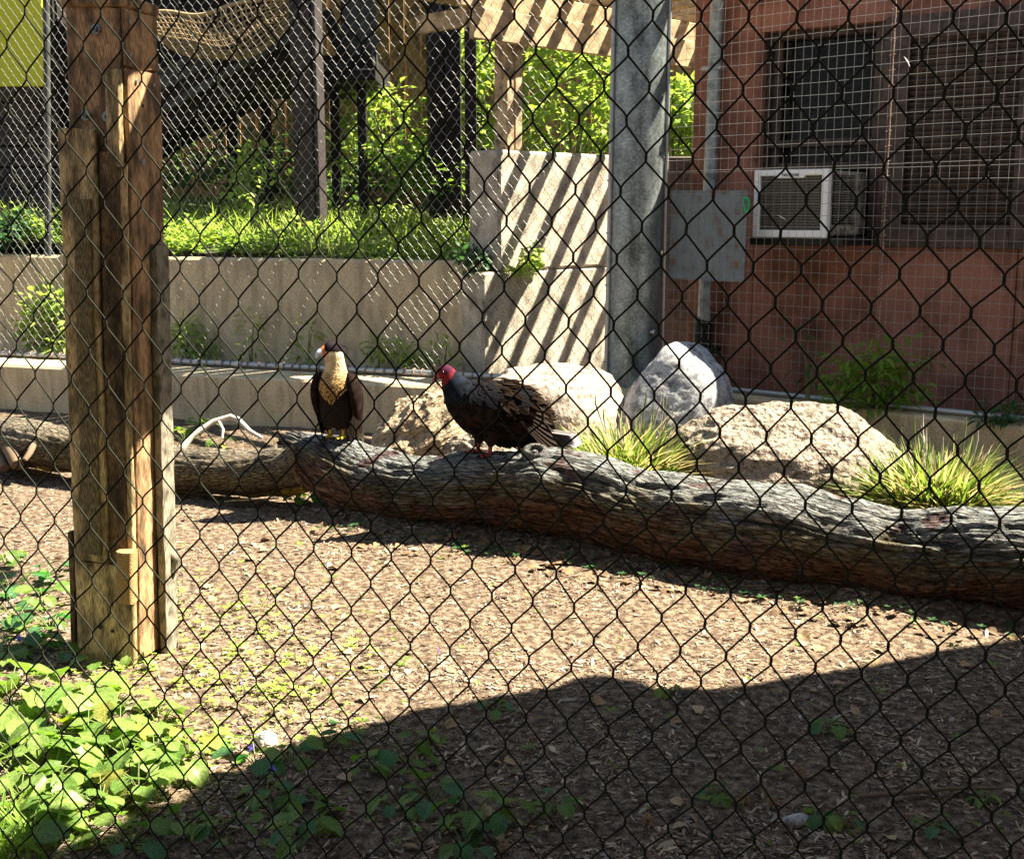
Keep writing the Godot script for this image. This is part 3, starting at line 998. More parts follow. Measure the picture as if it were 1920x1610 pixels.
func make_big_log():
	var pts := smooth([Vector3(-1.166, 0.298, -6.100), Vector3(-1.087, 0.310, -6.020), Vector3(-0.991, 0.262, -5.960), Vector3(-0.877, 0.221, -5.900), Vector3(-0.671, 0.157, -5.800), Vector3(-0.401, 0.170, -5.630), Vector3(-0.146, 0.209, -5.480), Vector3(0.095, 0.231, -5.360), Vector3(0.326, 0.232, -5.220), Vector3(0.547, 0.192, -5.100), Vector3(0.758, 0.180, -4.980), Vector3(0.959, 0.186, -4.870), Vector3(1.155, 0.177, -4.770), Vector3(1.340, 0.154, -4.660), Vector3(1.521, 0.145, -4.570), Vector3(1.693, 0.161, -4.480), Vector3(1.883, 0.193, -4.360), Vector3(2.166, 0.214, -4.220)], 22)
	var rad := smooth([0.03, 0.062, 0.118, 0.152, 0.162, 0.152, 0.155, 0.178, 0.187, 0.188, 0.19, 0.198, 0.203, 0.19, 0.184, 0.18, 0.182, 0.18], 22)
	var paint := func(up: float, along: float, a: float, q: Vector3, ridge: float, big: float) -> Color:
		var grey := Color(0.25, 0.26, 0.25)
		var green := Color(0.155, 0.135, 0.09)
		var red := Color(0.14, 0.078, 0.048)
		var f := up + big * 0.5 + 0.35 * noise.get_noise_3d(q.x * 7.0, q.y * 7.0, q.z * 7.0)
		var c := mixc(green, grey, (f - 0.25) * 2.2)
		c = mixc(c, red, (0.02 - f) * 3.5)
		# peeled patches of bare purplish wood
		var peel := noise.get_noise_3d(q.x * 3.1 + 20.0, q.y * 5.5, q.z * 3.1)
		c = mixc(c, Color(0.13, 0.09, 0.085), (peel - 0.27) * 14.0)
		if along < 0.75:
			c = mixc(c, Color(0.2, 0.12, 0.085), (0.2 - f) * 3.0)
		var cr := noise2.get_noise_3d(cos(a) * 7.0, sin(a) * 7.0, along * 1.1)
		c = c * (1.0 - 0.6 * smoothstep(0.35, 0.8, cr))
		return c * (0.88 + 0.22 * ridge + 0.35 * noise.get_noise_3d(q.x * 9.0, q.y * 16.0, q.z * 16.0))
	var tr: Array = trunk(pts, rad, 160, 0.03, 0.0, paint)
	log_rings = tr[0]
	# swellings and the hollow of an old branch
	for q in [[Vector3(0.104, 0.305, -5.170), 0.035, 0.075], [Vector3(0.098, 0.311, -5.140), -0.04, 0.026], [Vector3(0.672, 0.307, -4.860), 0.022, 0.07], [Vector3(1.029, 0.280, -4.700), 0.028, 0.06], [Vector3(-0.654, 0.248, -5.660), 0.022, 0.06], [Vector3(-0.295, 0.119, -5.500), -0.02, 0.05], [Vector3(0.316, 0.336, -5.080), -0.014, 0.04], [Vector3(1.332, 0.236, -4.500), 0.025, 0.07]]:
		for k in tr[0].size():
			var mid: Vector3 = pts[k]
			for j in tr[0][k].size():
				var v: Vector3 = tr[0][k][j]
				var dd: float = v.distance_squared_to(q[0]) / (q[2] * q[2])
				if dd < 6.0:
					tr[0][k][j] = v + (v - mid).normalized() * q[1] * exp(-dd)
	var t := thing("fallen_log", "long thick fallen log with grey bark, both birds perched on it", "log")
	var m := M.new()
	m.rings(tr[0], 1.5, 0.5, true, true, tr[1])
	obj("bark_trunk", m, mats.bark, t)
	# knot stub that faces the viewer
	var kn := M.new()
	var ks: Array = []
	var kc: Array = []
	var c0 := Vector3(0.517, 0.194, -4.980)
	for j in 9:
		var ring: Array = []
		var cc: Array = []
		var f := j / 8.0
		for k in 18:
			var a := TAU * k / 18
			var r := 0.042 * sqrt(1.0 - pow(f, 3.0) * 0.96) * (1.0 + 0.2 * noise.get_noise_2d(cos(a) * 2.0, sin(a) * 2.0 + f))
			ring.append(c0 + Vector3(-0.03, 0.01, -0.04) + Vector3(0.02, 0.012, 0.1) * f + Vector3(cos(a) * r * 1.05, sin(a) * r, cos(a) * r * 0.1))
			cc.append(Color(0.2, 0.17, 0.13) * rf(0.8, 1.1))
		ks.append(ring)
		kc.append(cc)
	kn.rings(ks, 0.4, 0.5, false, true, kc)
	obj("knot", kn, mats.bark, t)
	# grey eye-shaped knot on the crest
	kn = M.new()
	ks = []
	kc = []
	c0 = Vector3(0.101, 0.422, -5.280)
	for j in 7:
		var ring: Array = []
		var cc: Array = []
		var r: float = [0.05, 0.046, 0.034, 0.026, 0.022, 0.016, 0.006][j]
		var hh: float = [-0.02, 0.006, 0.014, 0.008, -0.002, -0.004, 0.004][j]
		for k in 20:
			var a := TAU * k / 20
			ring.append(c0 + Vector3(cos(a) * r * 1.2, hh + sin(a) * r * 0.55, hh * 0.6 - sin(a) * r * 0.6) + Vector3(0, 0.0, 0.0))
			cc.append(Color(0.22, 0.22, 0.21) * (0.6 if j == 4 else 1.0))
		ks.append(ring)
		kc.append(cc)
	kn.rings(ks, 0.4, 0.5, false, true, kc)
	obj("knot", kn, mats.bark, t)
	# splinters of torn bark by the left end
	for k in 9:
		var sp := M.new()
		var q: Vector3 = log_rings[40 + k * 8][int(rf(110, 150))]
		var d: Vector3 = (log_rings[44 + k * 8][10] - log_rings[36 + k * 8][10]).normalized()
		sp.bar(q + Vector3(0, 0.0, 0.012), q + d * rf(0.08, 0.18) + Vector3(0, rf(-0.005, 0.012), 0.016), rf(0.012, 0.03), 0.006, Vector3(0, 0.8, 0.6), 0.002)
		obj("bark_splinter", sp, mats.post_wood_dark if k % 3 else mats.cut_wood, t)

# highest point of the big log near (x, z)
func log_top(x: float, z: float) -> Vector3:
	var best := Vector3(x, -1, z)
	for r in log_rings:
		if absf(r[0].x - x) > 0.3:
			continue
		for q in r:
			if Vector2(q.x - x, q.z - z).length() < 0.018 and q.y > best.y:
				best = Vector3(x, q.y, z)
	return best

func make_left_log():
	var pts := smooth([Vector3(-3.614, 0.107, -7.300), Vector3(-2.951, 0.146, -6.950), Vector3(-2.599, 0.160, -6.750), Vector3(-2.190, 0.143, -6.500), Vector3(-1.790, 0.126, -6.300), Vector3(-1.387, 0.142, -6.120), Vector3(-1.119, 0.189, -6.000), Vector3(-1.019, 0.221, -5.950)], 26)
	var rad := smooth([0.14, 0.14, 0.128, 0.118, 0.115, 0.118, 0.12, 0.122], 26)
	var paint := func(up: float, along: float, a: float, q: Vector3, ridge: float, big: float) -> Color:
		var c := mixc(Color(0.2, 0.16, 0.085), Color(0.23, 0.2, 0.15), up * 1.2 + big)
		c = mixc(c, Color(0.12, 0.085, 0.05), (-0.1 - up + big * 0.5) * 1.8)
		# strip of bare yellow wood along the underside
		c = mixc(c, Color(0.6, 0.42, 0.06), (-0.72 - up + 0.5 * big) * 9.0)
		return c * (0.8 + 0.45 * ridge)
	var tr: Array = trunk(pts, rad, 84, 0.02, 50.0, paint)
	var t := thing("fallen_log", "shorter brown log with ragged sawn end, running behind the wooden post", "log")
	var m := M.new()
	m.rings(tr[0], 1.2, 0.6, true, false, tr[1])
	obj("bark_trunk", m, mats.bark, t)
	# torn end: fibres leaning out of the cut
	m = M.new()
	var last: Array = tr[0][tr[0].size() - 1]
	var mid := Vector3.ZERO
	for q in last:
		mid += q / last.size()
	var rs: Array = [last]
	for f in [0.8, 0.55, 0.3, 0.08]:
		var ring: Array = []
		for k in last.size():
			var q: Vector3 = mid.lerp(last[k], f)
			ring.append(q + Vector3(0.028 * noise.get_noise_2d(k * 0.4, f * 9.0) + 0.016 * (1.0 - f), 0, 0.012))
		rs.append(ring)
	m.rings(rs, 1.0, 1.0, false, true)
	obj("torn_end", m, mats.cut_wood, t)
	m = M.new()
	for k in 60:
		var a := rf(0, TAU)
		var r := sqrt(rf(0.05, 1.0)) * 0.115
		var q := mid + Vector3(0.0, sin(a) * r, cos(a) * r * 0.9)
		var ln := rf(0.02, 0.07)
		m.tube([q + Vector3(-0.01, 0.012, 0), q + Vector3(0.02, -ln * 0.3, 0.012), q + Vector3(0.028 + rf(-0.01, 0.015), -ln, 0.012)], [0.006, 0.004, 0.0012], 5, true)
	obj("splinters", m, mats.cut_wood, t)
	# broken side branches at the left
	for b in [[Vector3(-2.809, 0.154, -6.750), Vector3(-2.718, 0.087, -6.600), 0.04], [Vector3(-2.631, 0.193, -6.620), Vector3(-2.643, 0.133, -6.520), 0.017], [Vector3(-2.910, 0.113, -6.800), Vector3(-2.815, 0.056, -6.660), 0.03]]:
		m = M.new()
		var mm: Vector3 = (b[0] + b[1]) * 0.5 + Vector3(0.01, 0, 0.02)
		m.tube([b[0], mm, b[1]], [b[2] * 1.15, b[2], b[2] * 0.85], 12)
		obj("branch_stub", m, mats.twig, t)
	# curl of yellow bark lying below
	m = M.new()
	m.bar(Vector3(-1.445, 0.025, -6.000), Vector3(-1.167, 0.053, -5.950), 0.05, 0.006, Vector3(0.2, 0.3, 1), 0.002)
	tag(obj("bark_strip", m, mats.post_wood_light), "curl of yellow bark lying under the shorter log", "bark")

# ---------------------------------------------------------------- boulders
func boulder(size: Vector3, cuts: int, rough: float, s: int, flat_top := 0.0) -> M:
	var r := RandomNumberGenerator.new()
	r.seed = s
	var pl: Array = []
	for k in cuts:
		var d := Vector3(r.randf_range(-1, 1), r.randf_range(-0.6, 1), r.randf_range(-1, 1)).normalized()
		pl.append([d, r.randf_range(0.72, 1.0)])
	if flat_top > 0.0:
		pl.append([Vector3(r.randf_range(-0.12, 0.12), 1, r.randf_range(0.0, 0.2)).normalized(), flat_top])
	var n := 110
	var rows := 70
	var rs: Array = []
	for j in rows + 1:
		var th := PI * (0.004 + 0.992 * j / rows)
		var ring: Array = []
		for k in n:
			var ph := TAU * k / n
			var d := Vector3(sin(th) * cos(ph), cos(th), sin(th) * sin(ph))
			var sum := 0.0
			for q in pl:
				var c: float = d.dot(q[0]) / q[1]
				if c > 0.0:
					sum += pow(c, 22.0)
			sum += 1.0
			var rad := pow(sum, -1.0 / 22.0)
			rad += rough * (noise.get_noise_3d(d.x * 1.7 + s, d.y * 1.7, d.z * 1.7) * 0.9 + 0.5 * noise2.get_noise_3d(d.x * 2.6 + s, d.y * 5.0, d.z * 2.6) + 0.22 * noise.get_noise_3d(d.x * 9.0 + s, d.y * 13.0, d.z * 9.0))
			ring.append(d * rad * size)
		rs.append(ring)
	var m := M.new()
	m.rings(rs, 1, 1, false, false)
	return m

func make_boulders():
	# big pale flat one behind the vulture
	var o := obj("boulder", boulder(Vector3(0.62, 0.5, 0.46), 11, 0.05, 11, 0.66), mats.rock_pale)
	o.position = Vector3(0.19, 0.2, -7.15)
	o.rotation.y = 0.25
	tag(o, "broad pale boulder with smooth bleached top behind the vulture", "boulder")
	# tan layered one in front of it, to the left of the vulture
	o = obj("boulder", boulder(Vector3(0.44, 0.34, 0.34), 8, 0.15, 25, 0.0), mats.rock_tan)
	o.position = Vector3(-0.36, 0.17, -6.62)
	o.rotation = Vector3(0.0, 0.3, 0.5)
	tag(o, "tan layered boulder sloping up to the vulture's breast", "boulder")
	o = obj("boulder", boulder(Vector3(0.2, 0.2, 0.2), 8, 0.18, 27, 0.0), mats.rock_rough)
	o.position = Vector3(-0.17, 0.13, -6.3)
	tag(o, "small pitted rock beneath the vulture, behind the log", "rock")
	# grey white peaked one beside the galvanized pole
	o = obj("boulder", boulder(Vector3(0.43, 0.5, 0.4), 9, 0.03, 42, 0.0), mats.rock_grey)
	o.position = Vector3(0.97, 0.24, -7.2)
	o.rotation = Vector3(0.05, 0.5, -0.12)
	tag(o, "peaked grey-white boulder at the foot of the galvanized pole", "boulder")
	# wide rough one between the grass tufts
	o = obj("boulder", boulder(Vector3(0.7, 0.37, 0.46), 10, 0.1, 57, 0.78), mats.rock_rough)
	o.position = Vector3(1.48, 0.13, -6.1)
	o.rotation = Vector3(0.18, -0.2, -0.04)
	tag(o, "wide rough pitted boulder between the two grass tufts", "boulder")

# ---------------------------------------------------------------- chain link
# one zig-zag strand: «rows» half steps down from y0, columns dx apart, parity = side of the first bend
func strand(parity: int, rows: int, dx: float, dy: float, r: float, sides: int, bend: float, warp: Callable) -> M:
	var pts: Array = []
	for k in rows + 1:
		var s := (k + parity) % 2
		var xk := dx * s + (0.0011 if s == 1 else -0.0011) * (r / 0.002)
		var yk := -dy * k
		var z := r * (1.0 if s == 1 else -1.0)
		if k > 0:
			var xp := dx * (1 - s)
			pts.append(Vector3(lerpf(xp, xk, bend * 0.62), yk + dy * (1.0 - bend), -z * 0.4))
			pts.append(Vector3(lerpf(xp, xk, 1.0 - bend * 0.62), yk + dy * bend, z * 0.6))
		pts.append(Vector3(xk, yk + dy * 0.1, z * 1.1))
		pts.append(Vector3(xk, yk - dy * 0.1, z * 1.1 * (1.0 if s == 1 else 1.0)))
	for k in pts.size():
		pts[k] = warp.call(pts[k])
	var m := M.new()
	m.tube(pts, r, sides, false)
	return m

func make_front_fence():
	var t := thing("chain_link_fence", "dark chain-link fence close to the viewer across the whole picture", "fence")
	var x := Vector3(0.9735, -0.043, 0.2288).normalized()
	var z := x.cross(Vector3(0, 1, 0)).normalized()
	var y := z.cross(x).normalized()
	t.transform = Transform3D(Basis(x, y, z), Vector3(-0.0148, 1.255, -1.7535))
	var dx := 0.0316
	var dy := 0.0462
	for c in range(-28, 26):
		var warp := func(q: Vector3) -> Vector3:
			var wx := q.x + c * dx
			var wy := q.y + dy * 24
			return q + Vector3(0.006 * noise.get_noise_2d(wx * 2.1, wy * 2.1) + 0.0026 * noise.get_noise_2d(wx * 13.0, wy * 11.0), 0.005 * noise.get_noise_2d(wx * 2.0 + 30.0, wy * 2.0) + 0.0024 * noise.get_noise_2d(wx * 12.0 + 9.0, wy * 12.0), 0.006 * noise.get_noise_2d(wx * 1.5, wy * 1.5 + 80.0))
		var m := strand(posmod(c + 24, 2), 52, dx, dy, 0.00145, 6, 0.24, warp)
		var o := obj("wire_strand", m, mats.front_wire, t)
		o.position = Vector3(c * dx, dy * 24, 0)

func make_back_fence():
	var t := thing("chain_link_fence", "silvery fine-looking chain-link fence standing on the low curb behind the birds", "fence", Vector3(-4.3, 0, -(8.15 + 0.356 * 4.3)), -0.342)
	var dx := 0.036
	var dy := 0.0485
	var rows := 58
	var xs0: Array = []
	var xs1: Array = []
	var n := 144
	for c in n:
		var tr := Transform3D(bas(rf(-0.01, 0.01)), Vector3(c * dx + rf(-0.001, 0.001), 0.39 + rows * dy, rf(-0.002, 0.002)))
		if c % 2:
			xs1.append(tr)
		else:
			xs0.append(tr)
	for par in 2:
		var w := func(q: Vector3) -> Vector3:
			return q + Vector3(0.004 * noise.get_noise_2d(1.0, q.y * 2.0), 0, 0.01 * noise.get_noise_2d(5.0, q.y * 1.3))
		var m := strand(par, rows, dx, dy, 0.0012, 5, 0.22, w)
		many("wire_strands", m.mesh(), mats.wire_mesh, xs1 if par else xs0, [], t)
	var m2 := M.new()
	m2.tube([Vector3(-0.4, 0.368, 0), Vector3(2.4, 0.37, 0), Vector3(5.21, 0.366, 0)], 0.021, 10)
	obj("bottom_rail", m2, mats.zinc, t)
	m2 = M.new()
	m2.tube([Vector3(5.215, 0.3, 0.0), Vector3(5.24, 3.3, 0.0)], 0.015, 10)
	obj("end_post", m2, mats.zinc, t)
	# tie wires round the rail and along the end post
	var tie := M.new()
	var loop: Array = []
	for k in 15:
		var a := 1.6 * TAU * k / 14.0
		loop.append(Vector3(0.012 * (k / 14.0 - 0.5), cos(a) * 0.025, sin(a) * 0.025))
	tie.tube(loop, 0.004, 5, false)
	var xs: Array = []
	for k in 72:
		xs.append(Transform3D(bas(rf(-0.5, 0.5), rf(0, 6.0)), Vector3(0.03 + dx * 2 * k + rf(-0.01, 0.01), 0.372, 0)))
	many("rusty_ties", tie.mesh(), mats.rusty, xs, [], t)
	xs = []
	for k in 16:
		xs.append(Transform3D(bas(0, 0, PI / 2, 0.75), Vector3(5.216 + 0.0083 * k / 1.0 * 0.16, 0.5 + 0.165 * k, 0)))
	many("post_ties", tie.mesh(), mats.zinc, xs, [], t)

# ---------------------------------------------------------------- pole, welded mesh, plate
func make_pole_and_panel():
	var t := thing("galvanized_pole", "thick galvanized steel pole with sunlit right edge", "pole")
	var m := M.new()
	m.tube([Vector3(0.783, 0.307, -8.000), Vector3(0.787, 0.902, -8.000), Vector3(0.794, 1.849, -8.000), Vector3(0.803, 2.886, -8.000)], 0.175, 48)
	obj("shaft", m, mats.galvanized, t)
	for q in [[1236, 170], [1232, 640]]:
		m = M.new()
		m.tube([Vector3(0, 0, 0), Vector3(0.05, 0, 0.02)], 0.012, 6)
		m.tube([Vector3(0.045, 0, 0.018), Vector3(0.06, 0, 0.024)], 0.02, 6)
		var o := obj("bolt", m, mats.zinc, t)
		o.position = (Vector3(0.848, 2.208, -7.900) if q[1] < 300 else Vector3(0.858, 0.698, -7.880))
	# curb under the welded mesh
	t = thing("concrete_curb", "short concrete curb below the welded mesh at the right edge", "curb", Vector3(0.99, 0, -7.95), -0.687)
	m = M.new()
	m.box(Vector3(2.2, 0.12, -0.02), Vector3(4.6, 0.44, 0.3), Basis.IDENTITY, 0.015)
	obj("footing", m, mats.concrete_low, t)
	# welded mesh panel
	t = thing("welded_mesh_panel", "square-grid welded wire fence panel in front of the red-brown building", "fence", Vector3(0.99, 0, -7.95), -0.687)
	for part in 2:
		m = M.new()
		var y0 := 0.37 if part == 0 else 1.705
		var y1 := 1.7 if part == 0 else 3.2
		var tw := 0.0 if part == 0 else 0.014
		for k in 72:
			var x := 0.012 + 0.0525 * k
			m.tube([Vector3(x, y0, 0.0), Vector3(x + 0.003 * noise.get_noise_2d(k, 3.0), (y0 + y1) * 0.5, 0.008 * noise.get_noise_2d(x, 9.0)), Vector3(x + tw, y1, 0.0)], 0.0012, 4, false)
		var ny := int((y1 - y0) / 0.066)
		for k in ny + 1:
			var line: Array = []
			for j in 20:
				var x := 3.75 * j / 19.0
				line.append(Vector3(x, y0 + (y1 - y0) * k / ny + 0.008 * noise.get_noise_2d(x * 0.7, k * 0.13 + part * 9) + (0.012 * x if part == 1 else 0.0), 0.003 + 0.008 * noise.get_noise_2d(x, 9.0)))
			m.tube(line, 0.0013, 4, false)
		obj("welded_wires", m, mats.weld_wire, t).set_meta("kind", "stuff")
	m = M.new()
	m.tube([Vector3(0, 0.36, 0.005), Vector3(2.4, 0.362, 0.005), Vector3(3.8, 0.36, 0.005)], 0.017, 10)
	obj("bottom_rail", m, mats.zinc, t)
	m = M.new()
	m.tube([Vector3(-0.012, 0.34, 0.0), Vector3(-0.012, 3.2, 0.0)], 0.013, 10)
	obj("side_rail", m, mats.zinc, t)
	m = M.new()
	var seam: Array = []
	for k in 40:
		seam.append(Vector3(1.447 + 0.006 * noise.get_noise_1d(k * 0.7), 0.37 + 2.8 * k / 39.0, 0.006))
	m.tube(seam, 0.0045, 5, false)
	obj("rusty_seam", m, mats.rusty, t)
	for k in 34:
		m = M.new()
		var y := 0.42 + 0.082 * k
		m.tube([Vector3(1.43, y, 0.008), Vector3(1.447, y + 0.004, 0.014), Vector3(1.464, y + 0.006, 0.006)], 0.003, 4)
		obj("seam_clip", m, mats.rusty, t)
	m = M.new()
	m.box(Vector3(0.275, 1.315, -0.013), Vector3(0.545, 0.555, 0.004), Basis.IDENTITY, 0.0015)
	var pl := obj("cover_plate", m, mats.plate_metal)
	pl.transform = t.transform * Transform3D(bas(0.0, 0.0, -0.012), Vector3(0, 0, 0))
	tag(pl, "grey sheet metal plate with rust spots wired behind the mesh", "metal plate")
	# carabiner
	var loop: Array = []
	for k in 25:
		var a := TAU * k / 24.0
		loop.append(Vector3(sin(a) * (0.017 + 0.008 * cos(a)), cos(a) * 0.045, 0))
	m = M.new()
	m.tube(loop, 0.0055, 8, false)
	var cb := obj("carabiner", m, mats.green_anodized)
	cb.transform = t.transform * Transform3D(bas(0.0, 0, 0.1), Vector3(0.573, 1.497, 0.012))
	tag(cb, "small green carabiner clipped on the mesh beside the metal plate", "carabiner")
	for q in [[0.81, 1.425, 0.7, "small white feather caught in the mesh before the air conditioner"], [1.53, 2.27, 2.4, "small white feather caught in the mesh before the louvred shutter"]]:
		m = M.new()
		m.tube([Vector3(-0.03, 0.008, 0), Vector3(-0.01, 0.004, 0), Vector3(0.01, -0.002, 0), Vector3(0.035, -0.012, 0)], [0.001, 0.008, 0.01, 0.001], 6, false, 0.25)
		var f := obj("white_feather", m, mats.white_feather)
		f.transform = t.transform * Transform3D(bas(0.2, 0, -q[2] * 0.3), Vector3(q[0], q[1], 0.012))
		tag(f, q[3], "feather")

# ---------------------------------------------------------------- wooden post with its boards
func make_wooden_post():
	var t := thing("wooden_post", "brown wooden post clad with odd boards at the left", "post", Vector3(-1.296, 0, -3.955), -0.237)
	t.rotation = Vector3(0, -0.237, -0.036)
	var B := Basis.IDENTITY
	var q := func(called: String, c: Vector3, s: Vector3, material: Material, b := Basis.IDENTITY, ch := 0.004):
		var m := M.new()
		m.plank(c, s, b, ch, 0.005 if s.x < 0.2 else 0.003, noise, c.x * 40.0 + c.y * 11.0)
		return obj(called, m, material, t)
	q.call("timber", Vector3(-0.0125, 1.0, 0), Vector3(0.185, 2.12, 0.2), mats.post_wood, B, 0.006)
	var cap := M.new()
	for k in 5:
		pass
	cap.box(Vector3(-0.01, 2.078, 0.003), Vector3(0.21, 0.036, 0.225), B, 0.014)
	obj("cap", cap, mats.post_wood, t)
	# upper cover on the right face
	q.call("cover_board", Vector3(0.0875, 1.975, 0.0), Vector3(0.014, 0.165, 0.192), mats.post_wood, B, 0.003)
	q.call("side_board", Vector3(0.0915, 0.945, 0.0), Vector3(0.022, 1.87, 0.195), mats.post_wood, B, 0.004)
	q.call("wood_block", Vector3(0.066, 1.735, 0.118), Vector3(0.044, 0.285, 0.026), mats.post_wood_light, B, 0.004)
	# boards on the front face
	q.call("front_board", Vector3(-0.05, 1.02, 0.126), Vector3(0.122, 1.36, 0.036), mats.post_wood_light, Basis(Vector3(0, 0, 1), 0.008), 0.005)
	q.call("weathered_strip", Vector3(-0.033, 0.93, 0.15), Vector3(0.058, 1.12, 0.02), mats.post_wood_mossy, Basis(Vector3(0, 0, 1), 0.006), 0.006)
	q.call("dark_board", Vector3(0.046, 0.95, 0.116), Vector3(0.066, 1.37, 0.03), mats.post_wood_dark, B, 0.006)
	q.call("corner_board", Vector3(0.084, 0.98, 0.112), Vector3(0.026, 1.24, 0.02), mats.post_wood_light, B, 0.004)
	q.call("base_plank", Vector3(-0.006, 0.165, 0.119), Vector3(0.21, 0.34, 0.03), mats.post_wood_light, B, 0.008)
	q.call("left_board", Vector3(-0.119, 0.85, 0.03), Vector3(0.02, 1.68, 0.13), mats.post_wood, Basis(Vector3(0, 0, 1), 0.004), 0.004)
	q.call("left_foot_board", Vector3(-0.138, 0.2, 0.05), Vector3(0.02, 0.44, 0.12), mats.post_wood_dark, B, 0.004)
	q.call("end_block", Vector3(0.088, 0.307, 0.145), Vector3(0.052, 0.17, 0.06), mats.end_grain, Basis(Vector3(0, 1, 0), 0.15), 0.008)
	var gb := M.new()
	gb.plank(Vector3(0.12, 0.65, -0.045), Vector3(0.03, 1.41, 0.08), Basis(Vector3(0, 0, 1), 0.01), 0.004, 0.006, noise, 77.0)
	obj("grey_board", gb, mats.grey_wood, t)
	var gk := M.new()
	gk.tube([Vector3(0.13, 0.33, -0.06), Vector3(0.15, 0.31, -0.065), Vector3(0.133, 0.27, -0.06)], [0.02, 0.014, 0.02], 8)
	obj("knot", gk, mats.grey_wood, t)
	# bolts, screws, holes and a knot hole
	for p in [Vector3(0.0, 1.995, 0.104), Vector3(-0.042, 1.743, 0.104), Vector3(0.03, 1.74, 0.104)]:
		var m := M.new()
		m.tube([Vector3.ZERO, Vector3(0, 0, 0.004)], 0.0155, 16)
		m.tube([Vector3(0, 0, 0.004), Vector3(0, 0, 0.013)], 0.0105, 6)
		m.tube([Vector3(0, 0, 0.013), Vector3(0, 0, 0.019)], 0.005, 8)
		obj("bolt", m, mats.galvanized, t).position = p
	for p in [Vector3(0.121, 2.02, 0.075), Vector3(0.121, 2.015, -0.04), Vector3(0.121, 1.925, 0.075), Vector3(0.121, 1.92, -0.04), Vector3(0.13, 1.85, 0.055), Vector3(0.13, 1.85, -0.045), Vector3(0.13, 1.61, 0.03)]:
		var m := M.new()
		m.tube([Vector3(-0.002, 0, 0), Vector3(0.003, 0, 0)], 0.006 if p.y > 1.7 else 0.011, 8)
		obj("screw", m, mats.zinc, t).position = p - Vector3(0.0255, 0, 0)
	for p in [[Vector3(-0.02, 0.122, 0.1365), 0.0085], [Vector3(0.024, 0.112, 0.1365), 0.006], [Vector3(0.103, 1.78, 0.02), 0.0061]]:
		var m := M.new()
		var ax := Vector3(0, 0, 1) if p[0].x < 0.1 else Vector3(1, 0, 0)
		m.tube([ax * -0.012, ax * 0.0008], p[1], 12)
		obj("bolt_hole", m, mats.black, t).position = p[0]

# ---------------------------------------------------------------- birds
# skin round a spine that lies in the x-y plane; ry across the spine in that plane, rz along z; paint(place, f, angle)
func loft(sp: Array, ry: Array, rz: Array, sides: int, paint: Callable) -> Array:
	var rs: Array = []
	var cs: Array = []
	for k in sp.size():
		var d: Vector3 = (sp[mini(k + 1, sp.size() - 1)] - sp[maxi(k - 1, 0)]).normalized()
		var nz := Vector3(0, 0, 1)
		var up := nz.cross(d).normalized()
		var ring: Array = []
		var cc: Array = []
		for j in sides:
			var a := TAU * j / sides
			var q: Vector3 = sp[k] + up * (cos(a) * ry[k]) + nz * (sin(a) * rz[k])
			ring.append(q)
			cc.append(paint.call(q, float(k) / (sp.size() - 1), a))
		rs.append(ring)
		cs.append(cc)
	return [rs, cs]

# a feather: root at the origin, tip towards +z, face towards +y
func feather(c_mid: Color, c_edge: Color, w: float, curve: float, n := 6, blunt := 0.75) -> ArrayMesh:
	var m := M.new()
	for k in n + 1:
		var f := float(k) / n
		var hw := w * 0.5 * (pow(sin(PI * clampf(0.14 + f * blunt, 0.0, 1.0)), 0.6)) * (1.0 if k < n else 0.45)
		var y := -curve * f * f
		for s in [-1.0, 0.0, 1.0]:
			m.col = c_mid if s == 0.0 and k < n else c_edge
			if k == n:
				m.col = c_edge
			m.p(Vector3(s * hw, y + (0.025 if s == 0.0 else 0.0), f + (0.04 if s == 0.0 and k == n else 0.0)))
	for k in n:
		for s in 2:
			var a := k * 3 + s
			m.quad(a, a + 1, a + 4, a + 3)
	return m.mesh()

func toes(m: M, foot: Vector3, yaw: float, r: float, ln: float, skin: Color, claw: Color):
	for k in 4:
		var a: float = yaw + [-0.55, 0.0, 0.55, PI][k]
		var l: float = ln * [0.85, 1.0, 0.85, 0.55][k]
		var d := Vector3(sin(a), 0, cos(a))
		m.col = skin
		m.tube([foot + Vector3(0, r * 1.3, 0), foot + d * l * 0.35 + Vector3(0, r * 1.9, 0), foot + d * l * 0.75 + Vector3(0, r * 1.1, 0), foot + d * l + Vector3(0, r * 0.8, 0)], [r * 1.2, r, r * 0.95, r * 0.7], 7)
		m.col = claw
		m.tube([foot + d * l * 0.97 + Vector3(0, r * 0.9, 0), foot + d * (l + r * 1.8) + Vector3(0, r * 0.7, 0), foot + d * (l + r * 2.8) + Vector3(0, -r * 0.4, 0)], [r * 0.6, r * 0.42, r * 0.08], 6)

# orientation whose z runs along «along» and whose y looks towards «out»
func laid(along: Vector3, out: Vector3, s: Vector3) -> Basis:
	var z := along.normalized()
	var x := out.cross(z).normalized()
	var y := z.cross(x).normalized()
	return Basis(x * s.x, y * s.y, z * s.z)

